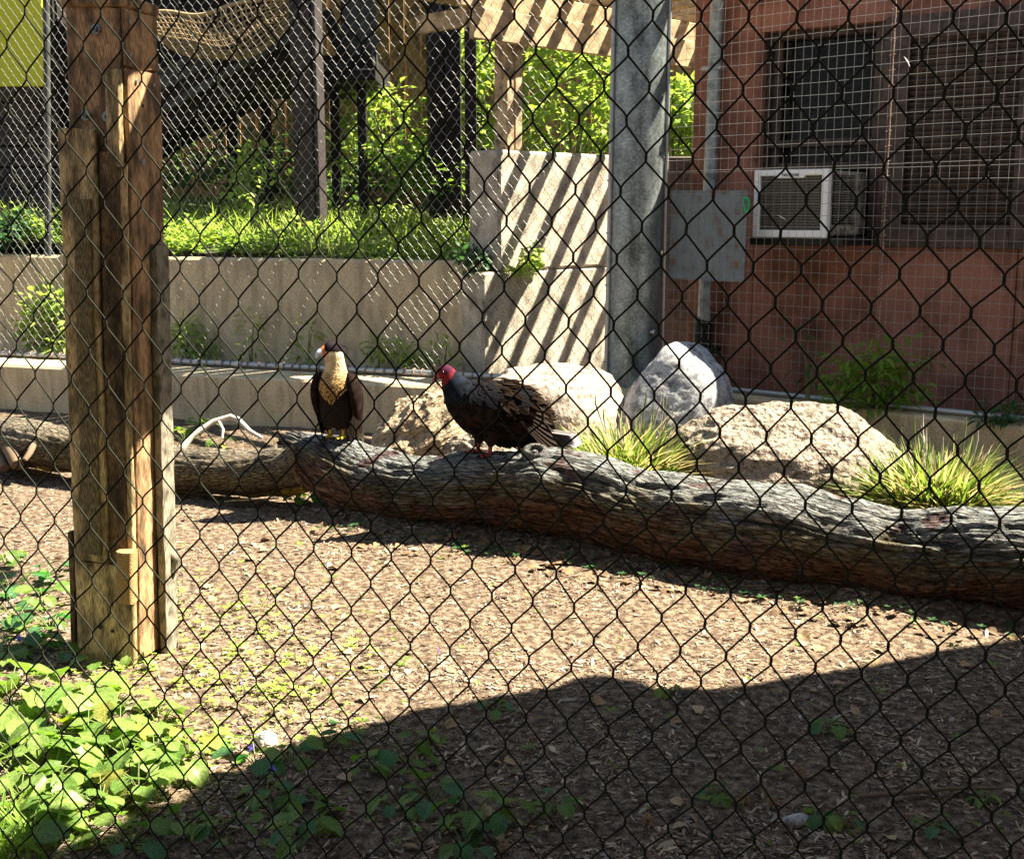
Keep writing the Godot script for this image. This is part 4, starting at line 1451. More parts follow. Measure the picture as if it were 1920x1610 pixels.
func make_caracara():
	var at := log_top(-0.845, -5.87)
	if at.y < 0:
		at = Vector3(-0.845, 0.3, -5.87)
	var t := thing("caracara", "crested bird of prey with cream neck and black cap, standing upright on the log", "bird", at - Vector3(0, 0.004, 0), -0.22)
	var sp := smooth([Vector3(0.0, 0.055, 0), Vector3(0, 0.085, 0), Vector3(0, 0.14, 0), Vector3(0, 0.2, 0), Vector3(0, 0.25, 0), Vector3(0, 0.29, 0), Vector3(0, 0.325, 0), Vector3(0, 0.365, 0), Vector3(-0.004, 0.4, 0), Vector3(-0.008, 0.425, 0), Vector3(-0.01, 0.443, 0), Vector3(-0.01, 0.455, 0), Vector3(-0.008, 0.461, 0)], 7)
	var rx := smooth([0.012, 0.05, 0.076, 0.088, 0.086, 0.073, 0.057, 0.047, 0.045, 0.046, 0.038, 0.024, 0.004], 7)
	var rz := smooth([0.012, 0.05, 0.075, 0.085, 0.083, 0.07, 0.058, 0.052, 0.052, 0.054, 0.046, 0.03, 0.004], 7)
	var zoff := func(y: float) -> float:
		return 0.02 * smoothstep(0.1, 0.26, y) + 0.012 * smoothstep(0.36, 0.43, y)
	var dark := Color(0.015, 0.011, 0.009)
	var cream := Color(0.52, 0.42, 0.25)
	var paint := func(q: Vector3, f: float, a: float) -> Color:
		var front := q.z
		var n1 := noise.get_noise_3d(q.x * 30.0, q.y * 30.0, q.z * 30.0)
		# black cap: slopes down to the nape
		if q.y > 0.407 + 0.13 * (front - 0.02) + 0.003 * n1:
			return Color(0.016, 0.015, 0.017)
		# cream cheeks and throat, barred breast ending in a point
		var v: float = 0.16 + 1.05 * absf(q.x) if front > 0.0 else 0.3
		if q.y > v:
			var c := mixc(Color(0.46, 0.31, 0.13), cream, (q.y - 0.26) * 9.0)
			c = mixc(c, Color(0.62, 0.55, 0.4), (q.y - 0.35) * 10.0)
			var wave := sin(q.y * 620.0 + 3.2 * sin(atan2(q.x, front) * 9.0) + n1 * 1.5)
			var amount := clampf((0.335 - q.y) * 20.0, 0.0, 0.9)
			if wave > 0.05:
				c = mixc(c, dark, amount)
			return c
		if q.y < 0.088 and n1 > -0.1:
			return Color(0.3, 0.24, 0.17)
		return mixc(dark, Color(0.05, 0.032, 0.024), n1 * 2.0)
	# the spine is vertical: swap so that «across» is x
	var lf: Array = loft(sp, rx, rz, 64, func(_q, _f, _a): return Color.WHITE)
	var cs: Array = []
	for r in lf[0]:
		var cc: Array = []
		for k in r.size():
			r[k].z += zoff.call(r[k].y)
			cc.append(paint.call(r[k], 0.0, 0.0))
		cs.append(cc)
	var m := M.new()
	m.rings(lf[0], 1, 1, false, false, cs)
	# feathered thighs and the legs grow out of the body
	var skin := Color(0.5, 0.32, 0.05)
	for s in [-1.0, 1.0]:
		var hip := Vector3(0.034 * s, 0.12, 0.02)
		var knee := Vector3(0.036 * s, 0.062, 0.024)
		var foot := Vector3(0.034 * s + (0.006 if s > 0 else -0.002), 0.0, 0.03 + 0.012 * s)
		m.col = dark
		m.tube([hip, (hip + knee) * 0.5, knee, knee - Vector3(0, 0.012, 0)], [0.04, 0.034, 0.017, 0.008], 14)
		m.col = skin
		m.tube([knee, (knee + foot) * 0.5, foot + Vector3(0, 0.008, 0)], [0.0085, 0.0075, 0.0085], 10)
		toes(m, foot, -0.25 * s - 0.15, 0.0058, 0.042, skin, Color(0.02, 0.02, 0.02))
	obj("body", m, mats.feather, t)
	# head details: the head looks to the left of the picture
	var hd := Vector3(-0.008, 0.418, 0.03)
	var look := Vector3(-0.8, -0.12, 0.6).normalized()
	var bk := M.new()
	bk.col = Color(0.5, 0.13, 0.03)
	bk.tube([hd + look * 0.024, hd + look * 0.046, hd + look * 0.058], [0.034, 0.028, 0.02], 16)
	obj("face_patch", bk, mats.bird_skin, t)
	bk = M.new()
	bk.col = Color(0.42, 0.5, 0.58)
	var dn := Vector3(0, -1, 0)
	bk.tube([hd + look * 0.05 + dn * -0.001, hd + look * 0.066, hd + look * 0.079 + dn * 0.007, hd + look * 0.085 + dn * 0.02, hd + look * 0.083 + dn * 0.03], [0.019, 0.0165, 0.0125, 0.007, 0.0008], 14)
	obj("beak", bk, mats.bird_skin, t)
	for s in [-1.0, 1.0]:
		var side: Vector3 = look.cross(Vector3.UP).normalized() * s
		var e := M.new()
		e.col = Color.WHITE
		e.tube([Vector3.ZERO, side * 0.004, side * 0.006], [0.005, 0.004, 0.0005], 10)
		obj("eye", e, mats.eye, t).position = hd + look * 0.034 + side * 0.029 + Vector3(0, 0.014, 0)
	# crest plumes at the back of the head
	var plume := feather(Color(0.012, 0.012, 0.013), Color(0.02, 0.02, 0.022), 0.3, 0.1)
	for k in 6:
		var o := obj("crest_feather", plume, mats.feather, t)
		o.transform = Transform3D(laid(Vector3(0.55 + 0.06 * k, -0.35, -0.75), Vector3(0.3, 0.9, -0.3), Vector3(0.05, 0.05, 0.045)), Vector3(0.012 + 0.004 * k, 0.446 - 0.003 * k, 0.0 - 0.004 * k))
	# folded wings, hanging a little open
	var fw := feather(Color(0.260, 0.200, 0.180), Color(0.600, 0.400, 0.320), 0.3, 0.1, 8)
	for s in [-1.0, 1.0]:
		var wsp := smooth([Vector3(0.055 * s, 0.302, 0.012), Vector3(0.084 * s, 0.285, 0.018), Vector3(0.1 * s, 0.24, 0.014), Vector3(0.104 * s, 0.18, 0.0), Vector3(0.096 * s, 0.11, -0.02), Vector3(0.082 * s, 0.05, -0.04), Vector3(0.074 * s, 0.012, -0.05)], 5)
		var w1 := smooth([0.01, 0.026, 0.03, 0.029, 0.025, 0.016, 0.003], 5)
		var w2 := smooth([0.012, 0.045, 0.062, 0.066, 0.054, 0.034, 0.006], 5)
		var wl: Array = loft(wsp, w1, w2, 22, func(q, _f, _a): return mixc(Color(0.013, 0.01, 0.009), Color(0.032, 0.021, 0.017), 1.5 * noise.get_noise_3d(q.x * 20.0, q.y * 45.0, q.z * 20.0)))
		m = M.new()
		m.rings(wl[0], 1, 1, true, true, wl[1])
		var wing := obj("wing", m, mats.feather, t)
		for k in 22:
			var row := k / 5
			var y := 0.27 - 0.048 * row - rf(0.0, 0.01)
			var x: float = s * (0.098 + 0.012 * sin(row * 0.9))
			var z := 0.06 - 0.025 * (k % 5) - 0.008 * row
			var o := obj("wing_feather", fw, mats.feather_dark, wing)
			var ln := 0.075 + 0.014 * row
			o.transform = Transform3D(laid(Vector3(-0.12 * s, -1, -0.22), Vector3(s, 0.05, 0.5 - 0.2 * (k % 5)), Vector3(ln * 1.1, ln * 0.5, ln)), Vector3(x + 0.01 * s - (0.01 * s if k % 5 == 0 else 0.0), y, z))
	# tail behind, pale and barred
	for k in 5:
		var o := obj("tail_feather", feather(Color(0.3, 0.24, 0.19), Color(0.42, 0.34, 0.26), 0.22, 0.05, 7), mats.feather, t)
		o.transform = Transform3D(laid(Vector3(0.18 + 0.05 * (k - 2), -1, -0.16), Vector3(0, 0.2, 1), Vector3(0.17, 0.1, 0.17)), Vector3(0.018 * (k - 2) + 0.02, 0.13, -0.055 - 0.002 * k))
	# breast feathers, each a small shingle
	var xs: Array = []
	var bf := feather(Color(0.240, 0.180, 0.160), Color(0.520, 0.360, 0.280), 0.75, 0.08, 4)
	for k in 420:
		var a := rf(-1.5, 1.5)
		var y := rf(0.07, 0.2)
		var rr := 0.083 - 0.9 * maxf(0.0, 0.13 - y) * 0.4
		var q := Vector3(sin(a) * rr, y, cos(a) * rr + 0.012)
		if y > 0.165 + 1.05 * absf(q.x):
			continue
		xs.append(Transform3D(laid(Vector3(rf(-0.2, 0.2), -1, 0.08), Vector3(sin(a), 0.2, cos(a)), Vector3(0.026, 0.03, 0.03)), q))
	many("breast_feathers", bf, mats.feather_dark, xs, [], t)
	# soft cream feathers of neck and bib, each dark-edged lower down
	for low in 2:
		xs = []
		var cols: Array = []
		var nf := feather(Color(1, 1, 1), Color(0.8, 0.76, 0.7), 0.6, 0.12, 4) if low == 0 else feather(Color(1, 0.9, 0.75), Color(0.07, 0.05, 0.04), 0.7, 0.12, 4)
		for k in 900:
			var r: int = rng.randi_range(18, 60)
			var q: Vector3 = lf[0][r][rng.randi_range(0, 63)]
			if (q.y < 0.325) != (low == 1) or q.y > 0.4 or q.y < 0.175 + 1.05 * absf(q.x) or q.z < -0.01:
				continue
			var c := mixc(Color(0.4, 0.27, 0.12), Color(0.55, 0.46, 0.3), (q.y - 0.26) * 9.0)
			var o := Vector3(q.x, 0, q.z - zoff.call(q.y)).normalized()
			var ln := rf(0.012, 0.019)
			xs.append(Transform3D(laid(Vector3(rf(-0.2, 0.2), -1, rf(-0.1, 0.1)) + o * rf(0.05, 0.25), o, Vector3(ln, ln, ln)), q + o * rf(0.0, 0.002)))
			cols.append(c * rf(0.8, 1.1))
		many("neck_feathers" if low == 0 else "bib_feathers", nf, mats.feather, xs, cols, t)
	t.scale = Vector3(0.95, 1.02, 0.95)

func make_vulture():
	var at := log_top(-0.115, -5.46)
	if at.y < 0:
		at = Vector3(-0.115, 0.4, -5.46)
	var t := thing("vulture", "black vulture with bare red head lowered, feathers fluffed out, on the log", "bird", at - Vector3(0, 0.006, 0), 0.12)
	var sp := smooth([Vector3(0.27, 0.14, 0), Vector3(0.235, 0.155, 0), Vector3(0.18, 0.165, 0), Vector3(0.11, 0.185, 0), Vector3(0.03, 0.205, 0), Vector3(-0.045, 0.225, 0), Vector3(-0.1, 0.262, 0), Vector3(-0.135, 0.31, 0), Vector3(-0.155, 0.342, 0), Vector3(-0.168, 0.366, 0), Vector3(-0.181, 0.381, 0), Vector3(-0.197, 0.38, 0), Vector3(-0.211, 0.371, 0), Vector3(-0.223, 0.359, 0), Vector3(-0.231, 0.348, 0), Vector3(-0.233, 0.339, 0)], 7)
	var ry := smooth([0.012, 0.062, 0.112, 0.138, 0.138, 0.124, 0.095, 0.069, 0.052, 0.038, 0.0345, 0.0295, 0.021, 0.0135, 0.0085, 0.001], 7)
	var rz := smooth([0.012, 0.06, 0.1, 0.122, 0.125, 0.112, 0.086, 0.062, 0.047, 0.034, 0.029, 0.026, 0.018, 0.0105, 0.0065, 0.001], 7)
	var paint := func(q: Vector3, f: float, a: float) -> Color:
		var n1 := noise.get_noise_3d(q.x * 22.0, q.y * 22.0, q.z * 22.0)
		var edge := q.x * -0.78 + q.y * 0.62
		if edge > 0.349 + 0.006 * n1:
			# bare skin: purple crown, redder face and beak
			var c := mixc(Color(0.510, 0.060, 0.075), Color(0.165, 0.048, 0.105), (q.y - 0.375) * 40.0 + n1)
			return mixc(c, Color(0.990, 0.255, 0.195), (-0.212 - q.x) * 60.0)
		if q.y > 0.25 and q.x < -0.03:
			return mixc(Color(0.027, 0.030, 0.039), Color(0.036, 0.048, 0.084), n1 * 2.0 + 0.3)
		return mixc(Color(0.027, 0.021, 0.018), Color(0.066, 0.045, 0.033), n1 * 2.0 + 0.2)
	var lf: Array = loft(sp, ry, rz, 48, paint)
	for r in lf[0]:
		for k in r.size():
			var q: Vector3 = r[k]
			if q.x > -0.11:
				r[k] = q + Vector3(0, 0.006 * noise.get_noise_3d(q.x * 30.0, q.y * 30.0, q.z * 30.0), 0.006 * noise.get_noise_3d(q.x * 40.0, q.y * 30.0, q.z * 30.0))
	var m := M.new()
	m.rings(lf[0], 1, 1, true, true, lf[1])
	var skin := Color(0.750, 0.180, 0.165)
	for s in [-1.0, 1.0]:
		var hip := Vector3(0.005 + 0.02 * s, 0.13, 0.05 * s)
		var knee := Vector3(-0.008 + 0.022 * s, 0.062, 0.045 * s)
		var foot := Vector3(-0.014 + 0.024 * s, 0.0, 0.04 * s)
		m.col = Color(0.048, 0.039, 0.036)
		m.tube([hip, (hip + knee) * 0.5, knee, knee - Vector3(0, 0.014, 0)], [0.062, 0.05, 0.024, 0.012], 16)
		m.col = skin
		m.tube([knee, (knee + foot) * 0.5, foot + Vector3(0, 0.01, 0)], [0.0115, 0.0095, 0.011], 10)
		toes(m, foot, -PI / 2 + 0.4 * s, 0.0065, 0.05, skin, Color(0.060, 0.054, 0.048))
	obj("body", m, mats.bird_body, t)
	# beak: hooked, pale red to ivory
	var bk := M.new()
	bk.col = Color(0.3, 0.09, 0.07)
	bk.tube([Vector3(-0.214, 0.369, 0), Vector3(-0.226, 0.358, 0), Vector3(-0.235, 0.346, 0), Vector3(-0.238, 0.334, 0), Vector3(-0.234, 0.327, 0)], [0.0165, 0.013, 0.0095, 0.0055, 0.0008], 14)
	obj("beak", bk, mats.bird_skin, t)
	for s in [-1.0, 1.0]:
		var e := M.new()
		e.tube([Vector3.ZERO, Vector3(0, 0, 0.004 * s), Vector3(0, 0, 0.006 * s)], [0.0048, 0.004, 0.0005], 10)
		obj("eye", e, mats.eye, t).position = Vector3(-0.197, 0.386, 0.0245 * s)
		var nl := M.new()
		nl.tube([Vector3.ZERO, Vector3(0, 0, 0.0012 * s)], [0.004, 0.0036], 8)
		obj("nostril", nl, mats.black, t).position = Vector3(-0.2225, 0.362, 0.0122 * s)
	# fluffed feathers over flank and rump
	var f1 := feather(Color(0.100, 0.080, 0.076), Color(0.360, 0.240, 0.170), 0.5, 0.22, 5)
	var xs: Array = []
	var cols: Array = []
	for k in 1500:
		var r: int = rng.randi_range(4, 46)
		var ring: Array = lf[0][r]
		var j: int = rng.randi_range(0, ring.size() - 1)
		var q: Vector3 = ring[j]
		var o: Vector3 = (q - sp[r]).normalized()
		if q.x < -0.07 or (q.x < 0.04 and q.y > 0.17):
			continue
		var back := Vector3(1.0, -0.75 + rf(-0.5, 0.3), rf(-0.3, 0.3))
		var out := (o + Vector3(rf(-0.3, 0.3), rf(-0.3, 0.3), rf(-0.3, 0.3))).normalized()
		back = back - out * (back.dot(out) - rf(0.05, 0.45))
		var ln := rf(0.03, 0.062)
		xs.append(Transform3D(laid(back, out, Vector3(ln, ln, ln)), q + o * rf(0.0, 0.01)))
		var g := rf(0.5, 1.5)
		cols.append(Color(g, g * rf(0.9, 1.0), g * rf(0.82, 1.0)))
	many("flank_feathers", f1, mats.feather_dark, xs, cols, t)
	# smooth dark wing coverts along the back
	var f2 := feather(Color(0.100, 0.100, 0.140), Color(0.200, 0.200, 0.240), 0.4, 0.12, 5)
	xs = []
	for k in 260:
		var x := rf(-0.1, 0.14)
		var a := rf(-1.25, 1.25)
		var rr := 0.128 - 0.25 * maxf(0.0, -x) * 0.9
		var cy := 0.212 - 0.12 * x
		var q := Vector3(x, cy + cos(a) * rr * 1.04, sin(a) * rr)
		xs.append(Transform3D(laid(Vector3(1, -0.25 + rf(-0.12, 0.1), 0.15 * sin(a)), Vector3(0, cos(a), sin(a)), Vector3(0.07, 0.05, 0.075) * rf(0.8, 1.15)), q))
	many("covert_feathers", f2, mats.feather_dark, xs, [], t)
	# ruff round the neck
	xs = []
	for k in 90:
		var a := rf(0, TAU)
		var f := rf(0.0, 1.0)
		var c := Vector3(-0.152, 0.338, 0).lerp(Vector3(-0.1, 0.27, 0), f)
		var o := Vector3(0.62 * cos(a), 0.78 * cos(a), sin(a))
		xs.append(Transform3D(laid(Vector3(0.8, -0.9, 0) + o * 0.25, o, Vector3(0.04, 0.03, 0.045)), c + o * lerpf(0.045, 0.083, f)))
	many("ruff_feathers", f2, mats.feather_dark, xs, [], t)
	# wing tips and tail
	var f3 := feather(Color(0.280, 0.220, 0.200), Color(0.800, 0.600, 0.500), 0.15, 0.05, 8)
	for k in 9:
		var o := obj("wing_feather", f3, mats.feather_dark, t)
		var ln := 0.2 + 0.012 * k
		o.transform = Transform3D(laid(Vector3(1, -0.42 - 0.075 * k, 0.1), Vector3(0.3, 0.8, 0.55), Vector3(ln, ln, ln)), Vector3(0.07 + 0.008 * k, 0.3 - 0.014 * k, 0.085 + 0.003 * k))
	for k in 5:
		var o := obj("wing_feather", f3, mats.feather_dark, t)
		o.transform = Transform3D(laid(Vector3(1, -0.55 - 0.06 * k, -0.1), Vector3(0.3, 0.9, 0.2), Vector3.ONE * 0.2), Vector3(0.09, 0.29 - 0.01 * k, -0.07))
	var f4 := feather(Color(0.06, 0.057, 0.06), Color(0.2, 0.19, 0.2), 0.17, 0.03, 8, 0.6)
	var f5 := feather(Color(0.320, 0.280, 0.280), Color(0.600, 0.540, 0.520), 0.17, 0.03, 8, 0.6)
	for k in 10:
		var o := obj("tail_feather", f4 if k < 7 else f5, mats.feather if k < 7 else mats.feather_dark, t)
		var ln := 0.25 - 0.006 * absf(k - 4)
		o.transform = Transform3D(laid(Vector3(1, -0.06 - 0.035 * k, 0.42 - 0.085 * k), Vector3(0.2, 1, 0.35 - 0.05 * k), Vector3(ln, ln, ln)), Vector3(0.185, 0.125 - 0.006 * k, 0.035 - 0.008 * k))

# ---------------------------------------------------------------- leaves and plants
func leaf_mesh(w: float, fold: float, droop: float) -> ArrayMesh:
	var m := M.new()
	var ws := [0.0, 0.8, 1.0, 0.65, 0.0]
	for k in 5:
		var f := k / 4.0
		for s in [-1.0, 0.0, 1.0]:
			m.p(Vector3(s * ws[k] * w * 0.5, absf(s) * ws[k] * fold - droop * f * f, f))
	for k in 4:
		for s in 2:
			var a := k * 3 + s
			m.quad(a, a + 1, a + 4, a + 3)
	return m.mesh()

# heart-shaped leaf, stalk at the origin, tip towards +z
func heart_mesh(cup: float, droop: float, wav: float) -> ArrayMesh:
	var m := M.new()
	var n := 18
	var c := m.p(Vector3(0, 0, 0))
	var mid := m.p(Vector3(0, -droop * 0.2 - 0.02, 0.5), Vector2(0.5, 0.54))
	var out: Array = []
	var inn: Array = []
	for k in n + 1:
		var a := PI * (0.0 + 2.0 * k / n)
		var r := 0.52 * (1.0 - 0.12 * cos(a)) 
		var x := sin(a) * r * 0.92
		var z := 0.44 - cos(a) * r
		if k == 0 or k == n:
			x = 0.0
			z = 0.0
		elif k == 1 or k == n - 1:
			z = -0.14
			x = 0.22 * (1.0 if k == 1 else -1.0)
		if k == n / 2:
			z += 0.1
		var y: float = cup * absf(x) - droop * z * z + wav * sin(a * 7.0)
		out.append(m.p(Vector3(x, y, z), Vector2(x / 1.3 + 0.5, (z + 0.2) / 1.3)))
		inn.append(m.p(Vector3(x * 0.5, y * 0.45 - 0.01, lerpf(0.46, z, 0.5)), Vector2(x * 0.5 / 1.3 + 0.5, (lerpf(0.46, z, 0.5) + 0.2) / 1.3)))
	for k in n:
		m.tri(mid, inn[k], inn[k + 1])
		m.quad(inn[k], out[k], out[k + 1], inn[k + 1])
	c = c
	return m.mesh()

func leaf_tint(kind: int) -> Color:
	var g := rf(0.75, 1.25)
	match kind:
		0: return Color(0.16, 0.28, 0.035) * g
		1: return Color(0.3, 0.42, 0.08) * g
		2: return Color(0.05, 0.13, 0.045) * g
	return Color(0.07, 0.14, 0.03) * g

# a leafy bush: stems plus clumps of leaves
func shrub(called: String, label: String, category: String, base: Vector3, size: Vector3, clumps: int, per: int, leaf: float, kind: int, group := "", stems := 5, lm: ArrayMesh = null) -> Node3D:
	var t := thing(called, label, category, base, rf(0, 6.0), group)
	var xs: Array = []
	var cs: Array = []
	var st := M.new()
	for c in clumps:
		var a := rf(0, TAU)
		var r := sqrt(rf(0.0, 1.0))
		var hh := rf(0.12, 1.0)
		var q := Vector3(cos(a) * r * size.x * (1.05 - 0.5 * hh * hh), hh * size.y, sin(a) * r * size.z * (1.05 - 0.5 * hh * hh))
		if c < stems:
			st.tube([Vector3(q.x * 0.1, -0.05, q.z * 0.1), Vector3(q.x * 0.4, q.y * 0.5, q.z * 0.4), q], [0.008 + size.y * 0.006, 0.006 + size.y * 0.003, 0.003], 6)
		var cl := rf(0.11, 0.2) * (0.4 + 0.6 * maxf(size.x, size.y))
		for k in per:
			var d := Vector3(rng.randfn(), rng.randfn() * 0.7, rng.randfn()) * cl * 0.5
			var dirv := (d.normalized() + Vector3(0, rf(-0.1, 0.3), 0) + Vector3(rf(-0.6, 0.6), rf(-0.5, 0.3), rf(-0.6, 0.6))).normalized()
			var outv := (Vector3.UP * 1.2 + Vector3(rf(-0.7, 0.7), 0, rf(-0.7, 0.7))).normalized()
			if absf(dirv.dot(outv)) > 0.95:
				outv = Vector3.RIGHT
			var s := leaf * rf(0.65, 1.25)
			var pl := q + d
			pl.y = maxf(pl.y, 0.01)
			xs.append(Transform3D(laid(dirv, outv, Vector3(s, s, s)), pl))
			cs.append(leaf_tint(kind))
	obj("stems", st, mats.stem, t)
	many("foliage", lm if lm else leaf_a, mats.leaf, xs, cs, t)
	return t

var leaf_a: ArrayMesh
var leaf_b: ArrayMesh
var hearts: Array = []
var blade_m: ArrayMesh
var blade_n: ArrayMesh

func make_back_plants():
	leaf_a = leaf_mesh(0.62, 0.1, 0.25)
	leaf_b = leaf_mesh(0.28, 0.06, 0.35)
	for k in 4:
		hearts.append(heart_mesh([0.14, 0.22, 0.08, 0.3][k], [0.2, 0.35, 0.12, 0.28][k], [0.02, 0.03, 0.015, 0.025][k]))
	blade_m = leaf_mesh(0.05, 0.014, 0.35)
	blade_n = leaf_mesh(0.05, 0.014, 0.85)
	# thick cover of small leaves over the bank
	var xs: Array = []
	var cs: Array = []
	for k in 26000:
		var x := rf(-5.8, 0.2)
		var d := pow(rf(0.0, 1.0), 1.6) * 4.2
		var z := -(8.64 - 0.356 * x) - d
		var patch := noise.get_noise_2d(x * 1.3 + 70.0, z * 1.3)
		if patch < -0.12 + 0.1 * d * rf(0, 1) or (x < -1.7 and d > 1.5 + patch and rf(0, 1) < 0.93):
			continue
		var y := hy(x, z) + rf(0.0, 0.2) * clampf(0.3 + 1.9 * noise.get_noise_2d(x * 3.3, z * 3.3 + 50.0), 0.1, 1.2) + 0.01
		if d < 0.15:
			y -= rf(0.0, 0.05)
		var s := rf(0.035, 0.075)
		xs.append(Transform3D(bas(rf(0, TAU), rf(-0.9, 0.4), rf(-0.4, 0.4), s), Vector3(x, y, z)))
		cs.append(leaf_tint(1 if patch > 0.1 or k % 3 == 0 else 0))
	var o := many("bank_ground_cover", leaf_a, mats.leaf, xs, cs)
	tag(o, "bright leafy ground cover over the bank above the wall", "ground cover")
	xs = []
	cs = []
	for k in 5200:
		var x := rf(-5.5, 0.3)
		var d := rf(0.1, 3.2)
		var z := -(8.64 - 0.356 * x) - d
		if noise.get_noise_2d(x * 1.1 - 30.0, z * 1.1) < -0.12:
			continue
		var s := rf(0.12, 0.34)
		xs.append(Transform3D(bas(rf(0, TAU), rf(-1.5, -0.9), 0.0, s), Vector3(x, hy(x, z), z)))
		cs.append(leaf_tint(1))
	o = many("bank_grass", blade_m, mats.leaf, xs, cs)
	tag(o, "thin grass blades standing among the leaves on the bank", "grass")
	# bushes on the bank
	var G := "leafy bushes behind the pergola and posts"
	shrub("leafy_bush", "sunlit bush between the dark columns and the deck's right end", "bush", Vector3(-1.179, 1.808, -12.300) - Vector3(0, 0.1, 0), Vector3(0.6, 1.0, 0.4), 30, 24, 0.085, 1, G)
	shrub("leafy_bush", "low sunlit bush at the foot of the wide black column", "bush", Vector3(-0.780, 1.543, -11.400), Vector3(0.4, 0.45, 0.4), 26, 40, 0.07, 0, G)
	shrub("leafy_bush", "tall bright bush between black column and pale timber post", "bush", Vector3(-0.332, 1.800, -12.000), Vector3(0.46, 1.3, 0.4), 40, 30, 0.09, 1, G)
	shrub("leafy_bush", "tall bright bush between pale timber post and galvanized pole", "bush", Vector3(0.597, 1.856, -12.200), Vector3(0.66, 1.4, 0.5), 60, 30, 0.09, 1, G)
	shrub("leafy_bush", "bright bush seen in the gap left of the red-brown building", "bush", Vector3(1.609, 1.915, -12.400), Vector3(0.4, 0.8, 0.4), 34, 46, 0.09, 1, G)
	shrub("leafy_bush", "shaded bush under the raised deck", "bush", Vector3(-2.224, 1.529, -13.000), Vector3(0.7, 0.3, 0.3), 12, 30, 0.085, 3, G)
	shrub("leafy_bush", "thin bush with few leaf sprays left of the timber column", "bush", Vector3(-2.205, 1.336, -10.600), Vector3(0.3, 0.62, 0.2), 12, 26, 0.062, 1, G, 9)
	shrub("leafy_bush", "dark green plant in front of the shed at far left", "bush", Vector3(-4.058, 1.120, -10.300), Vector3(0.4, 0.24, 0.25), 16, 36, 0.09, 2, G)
	# dark hedge standing in the shade under everything
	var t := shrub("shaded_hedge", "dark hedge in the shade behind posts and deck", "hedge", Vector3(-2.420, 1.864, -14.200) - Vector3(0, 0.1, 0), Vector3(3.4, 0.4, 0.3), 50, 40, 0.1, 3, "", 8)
	t.rotation.y = 0.12
	# weeds that grow between curb and wall
	var W := "weeds growing along the retaining wall"
	var wd := [[20, 690, 0.3, 0.5, 30], [90, 692, 0.22, 0.3, 22], [325, 700, 0.12, 0.3, 14], [365, 700, 0.09, 0.18, 8], [458, 700, 0.05, 0.34, 4], [575, 695, 0.05, 0.36, 4], [715, 705, 0.06, 0.22, 5], [770, 706, 0.12, 0.2, 9], [835, 700, 0.05, 0.3, 4]]
	for q in wd:
		var p := Vector3(-3.739, 0.336, -8.900)
		p = Vector3((q[0] - 960.0) / 2300.0 * 8.95, 0.31, 0)
		p.z = -(8.42 - 0.356 * p.x)
		shrub("wall_weed", "leafy weed against the tan retaining wall, %s along it" % nth(wd, q), "weed", p, Vector3(q[2], q[3], 0.08), q[4], 16, 0.075, 1, W, 3, leaf_b if q[2] < 0.15 else leaf_a)
	# green plant behind the welded mesh
	shrub("fern_plant", "green plant with feathery leaves growing behind the welded mesh", "plant", Vector3(2.104, 0.353, -6.980) - Vector3(0, 0.06, 0), Vector3(0.3, 0.36, 0.12), 22, 26, 0.085, 0, "", 7, leaf_b)
	shrub("fern_plant", "small green weed behind the welded mesh at the far right", "plant", Vector3(2.637, 0.348, -6.500), Vector3(0.12, 0.07, 0.08), 7, 20, 0.06, 2, "", 3, leaf_b)
	shrub("fern_plant", "thin weed by the downspout behind the welded mesh", "plant", Vector3(1.755, 0.389, -7.200), Vector3(0.05, 0.4, 0.05), 5, 9, 0.06, 2, "", 3, leaf_b)
	# ivy at the corner of wall and abutment
	shrub("ivy", "dark ivy hanging over the corner where wall meets abutment", "ivy", Vector3(-0.3, 1.05, -8.62), Vector3(0.16, 0.12, 0.08), 12, 22, 0.05, 2, "", 2)
	# two big tufts of grass
	grass_tuft("tuft of yellow-green grass between the pale boulder and the wide one", Vector3(0.600, 0.208, -6.150), 0.22, 0.31, 1300)
	grass_tuft("bushy tuft of green and straw grass right of the wide boulder", Vector3(1.950, 0.156, -5.500), 0.2, 0.29, 2000)

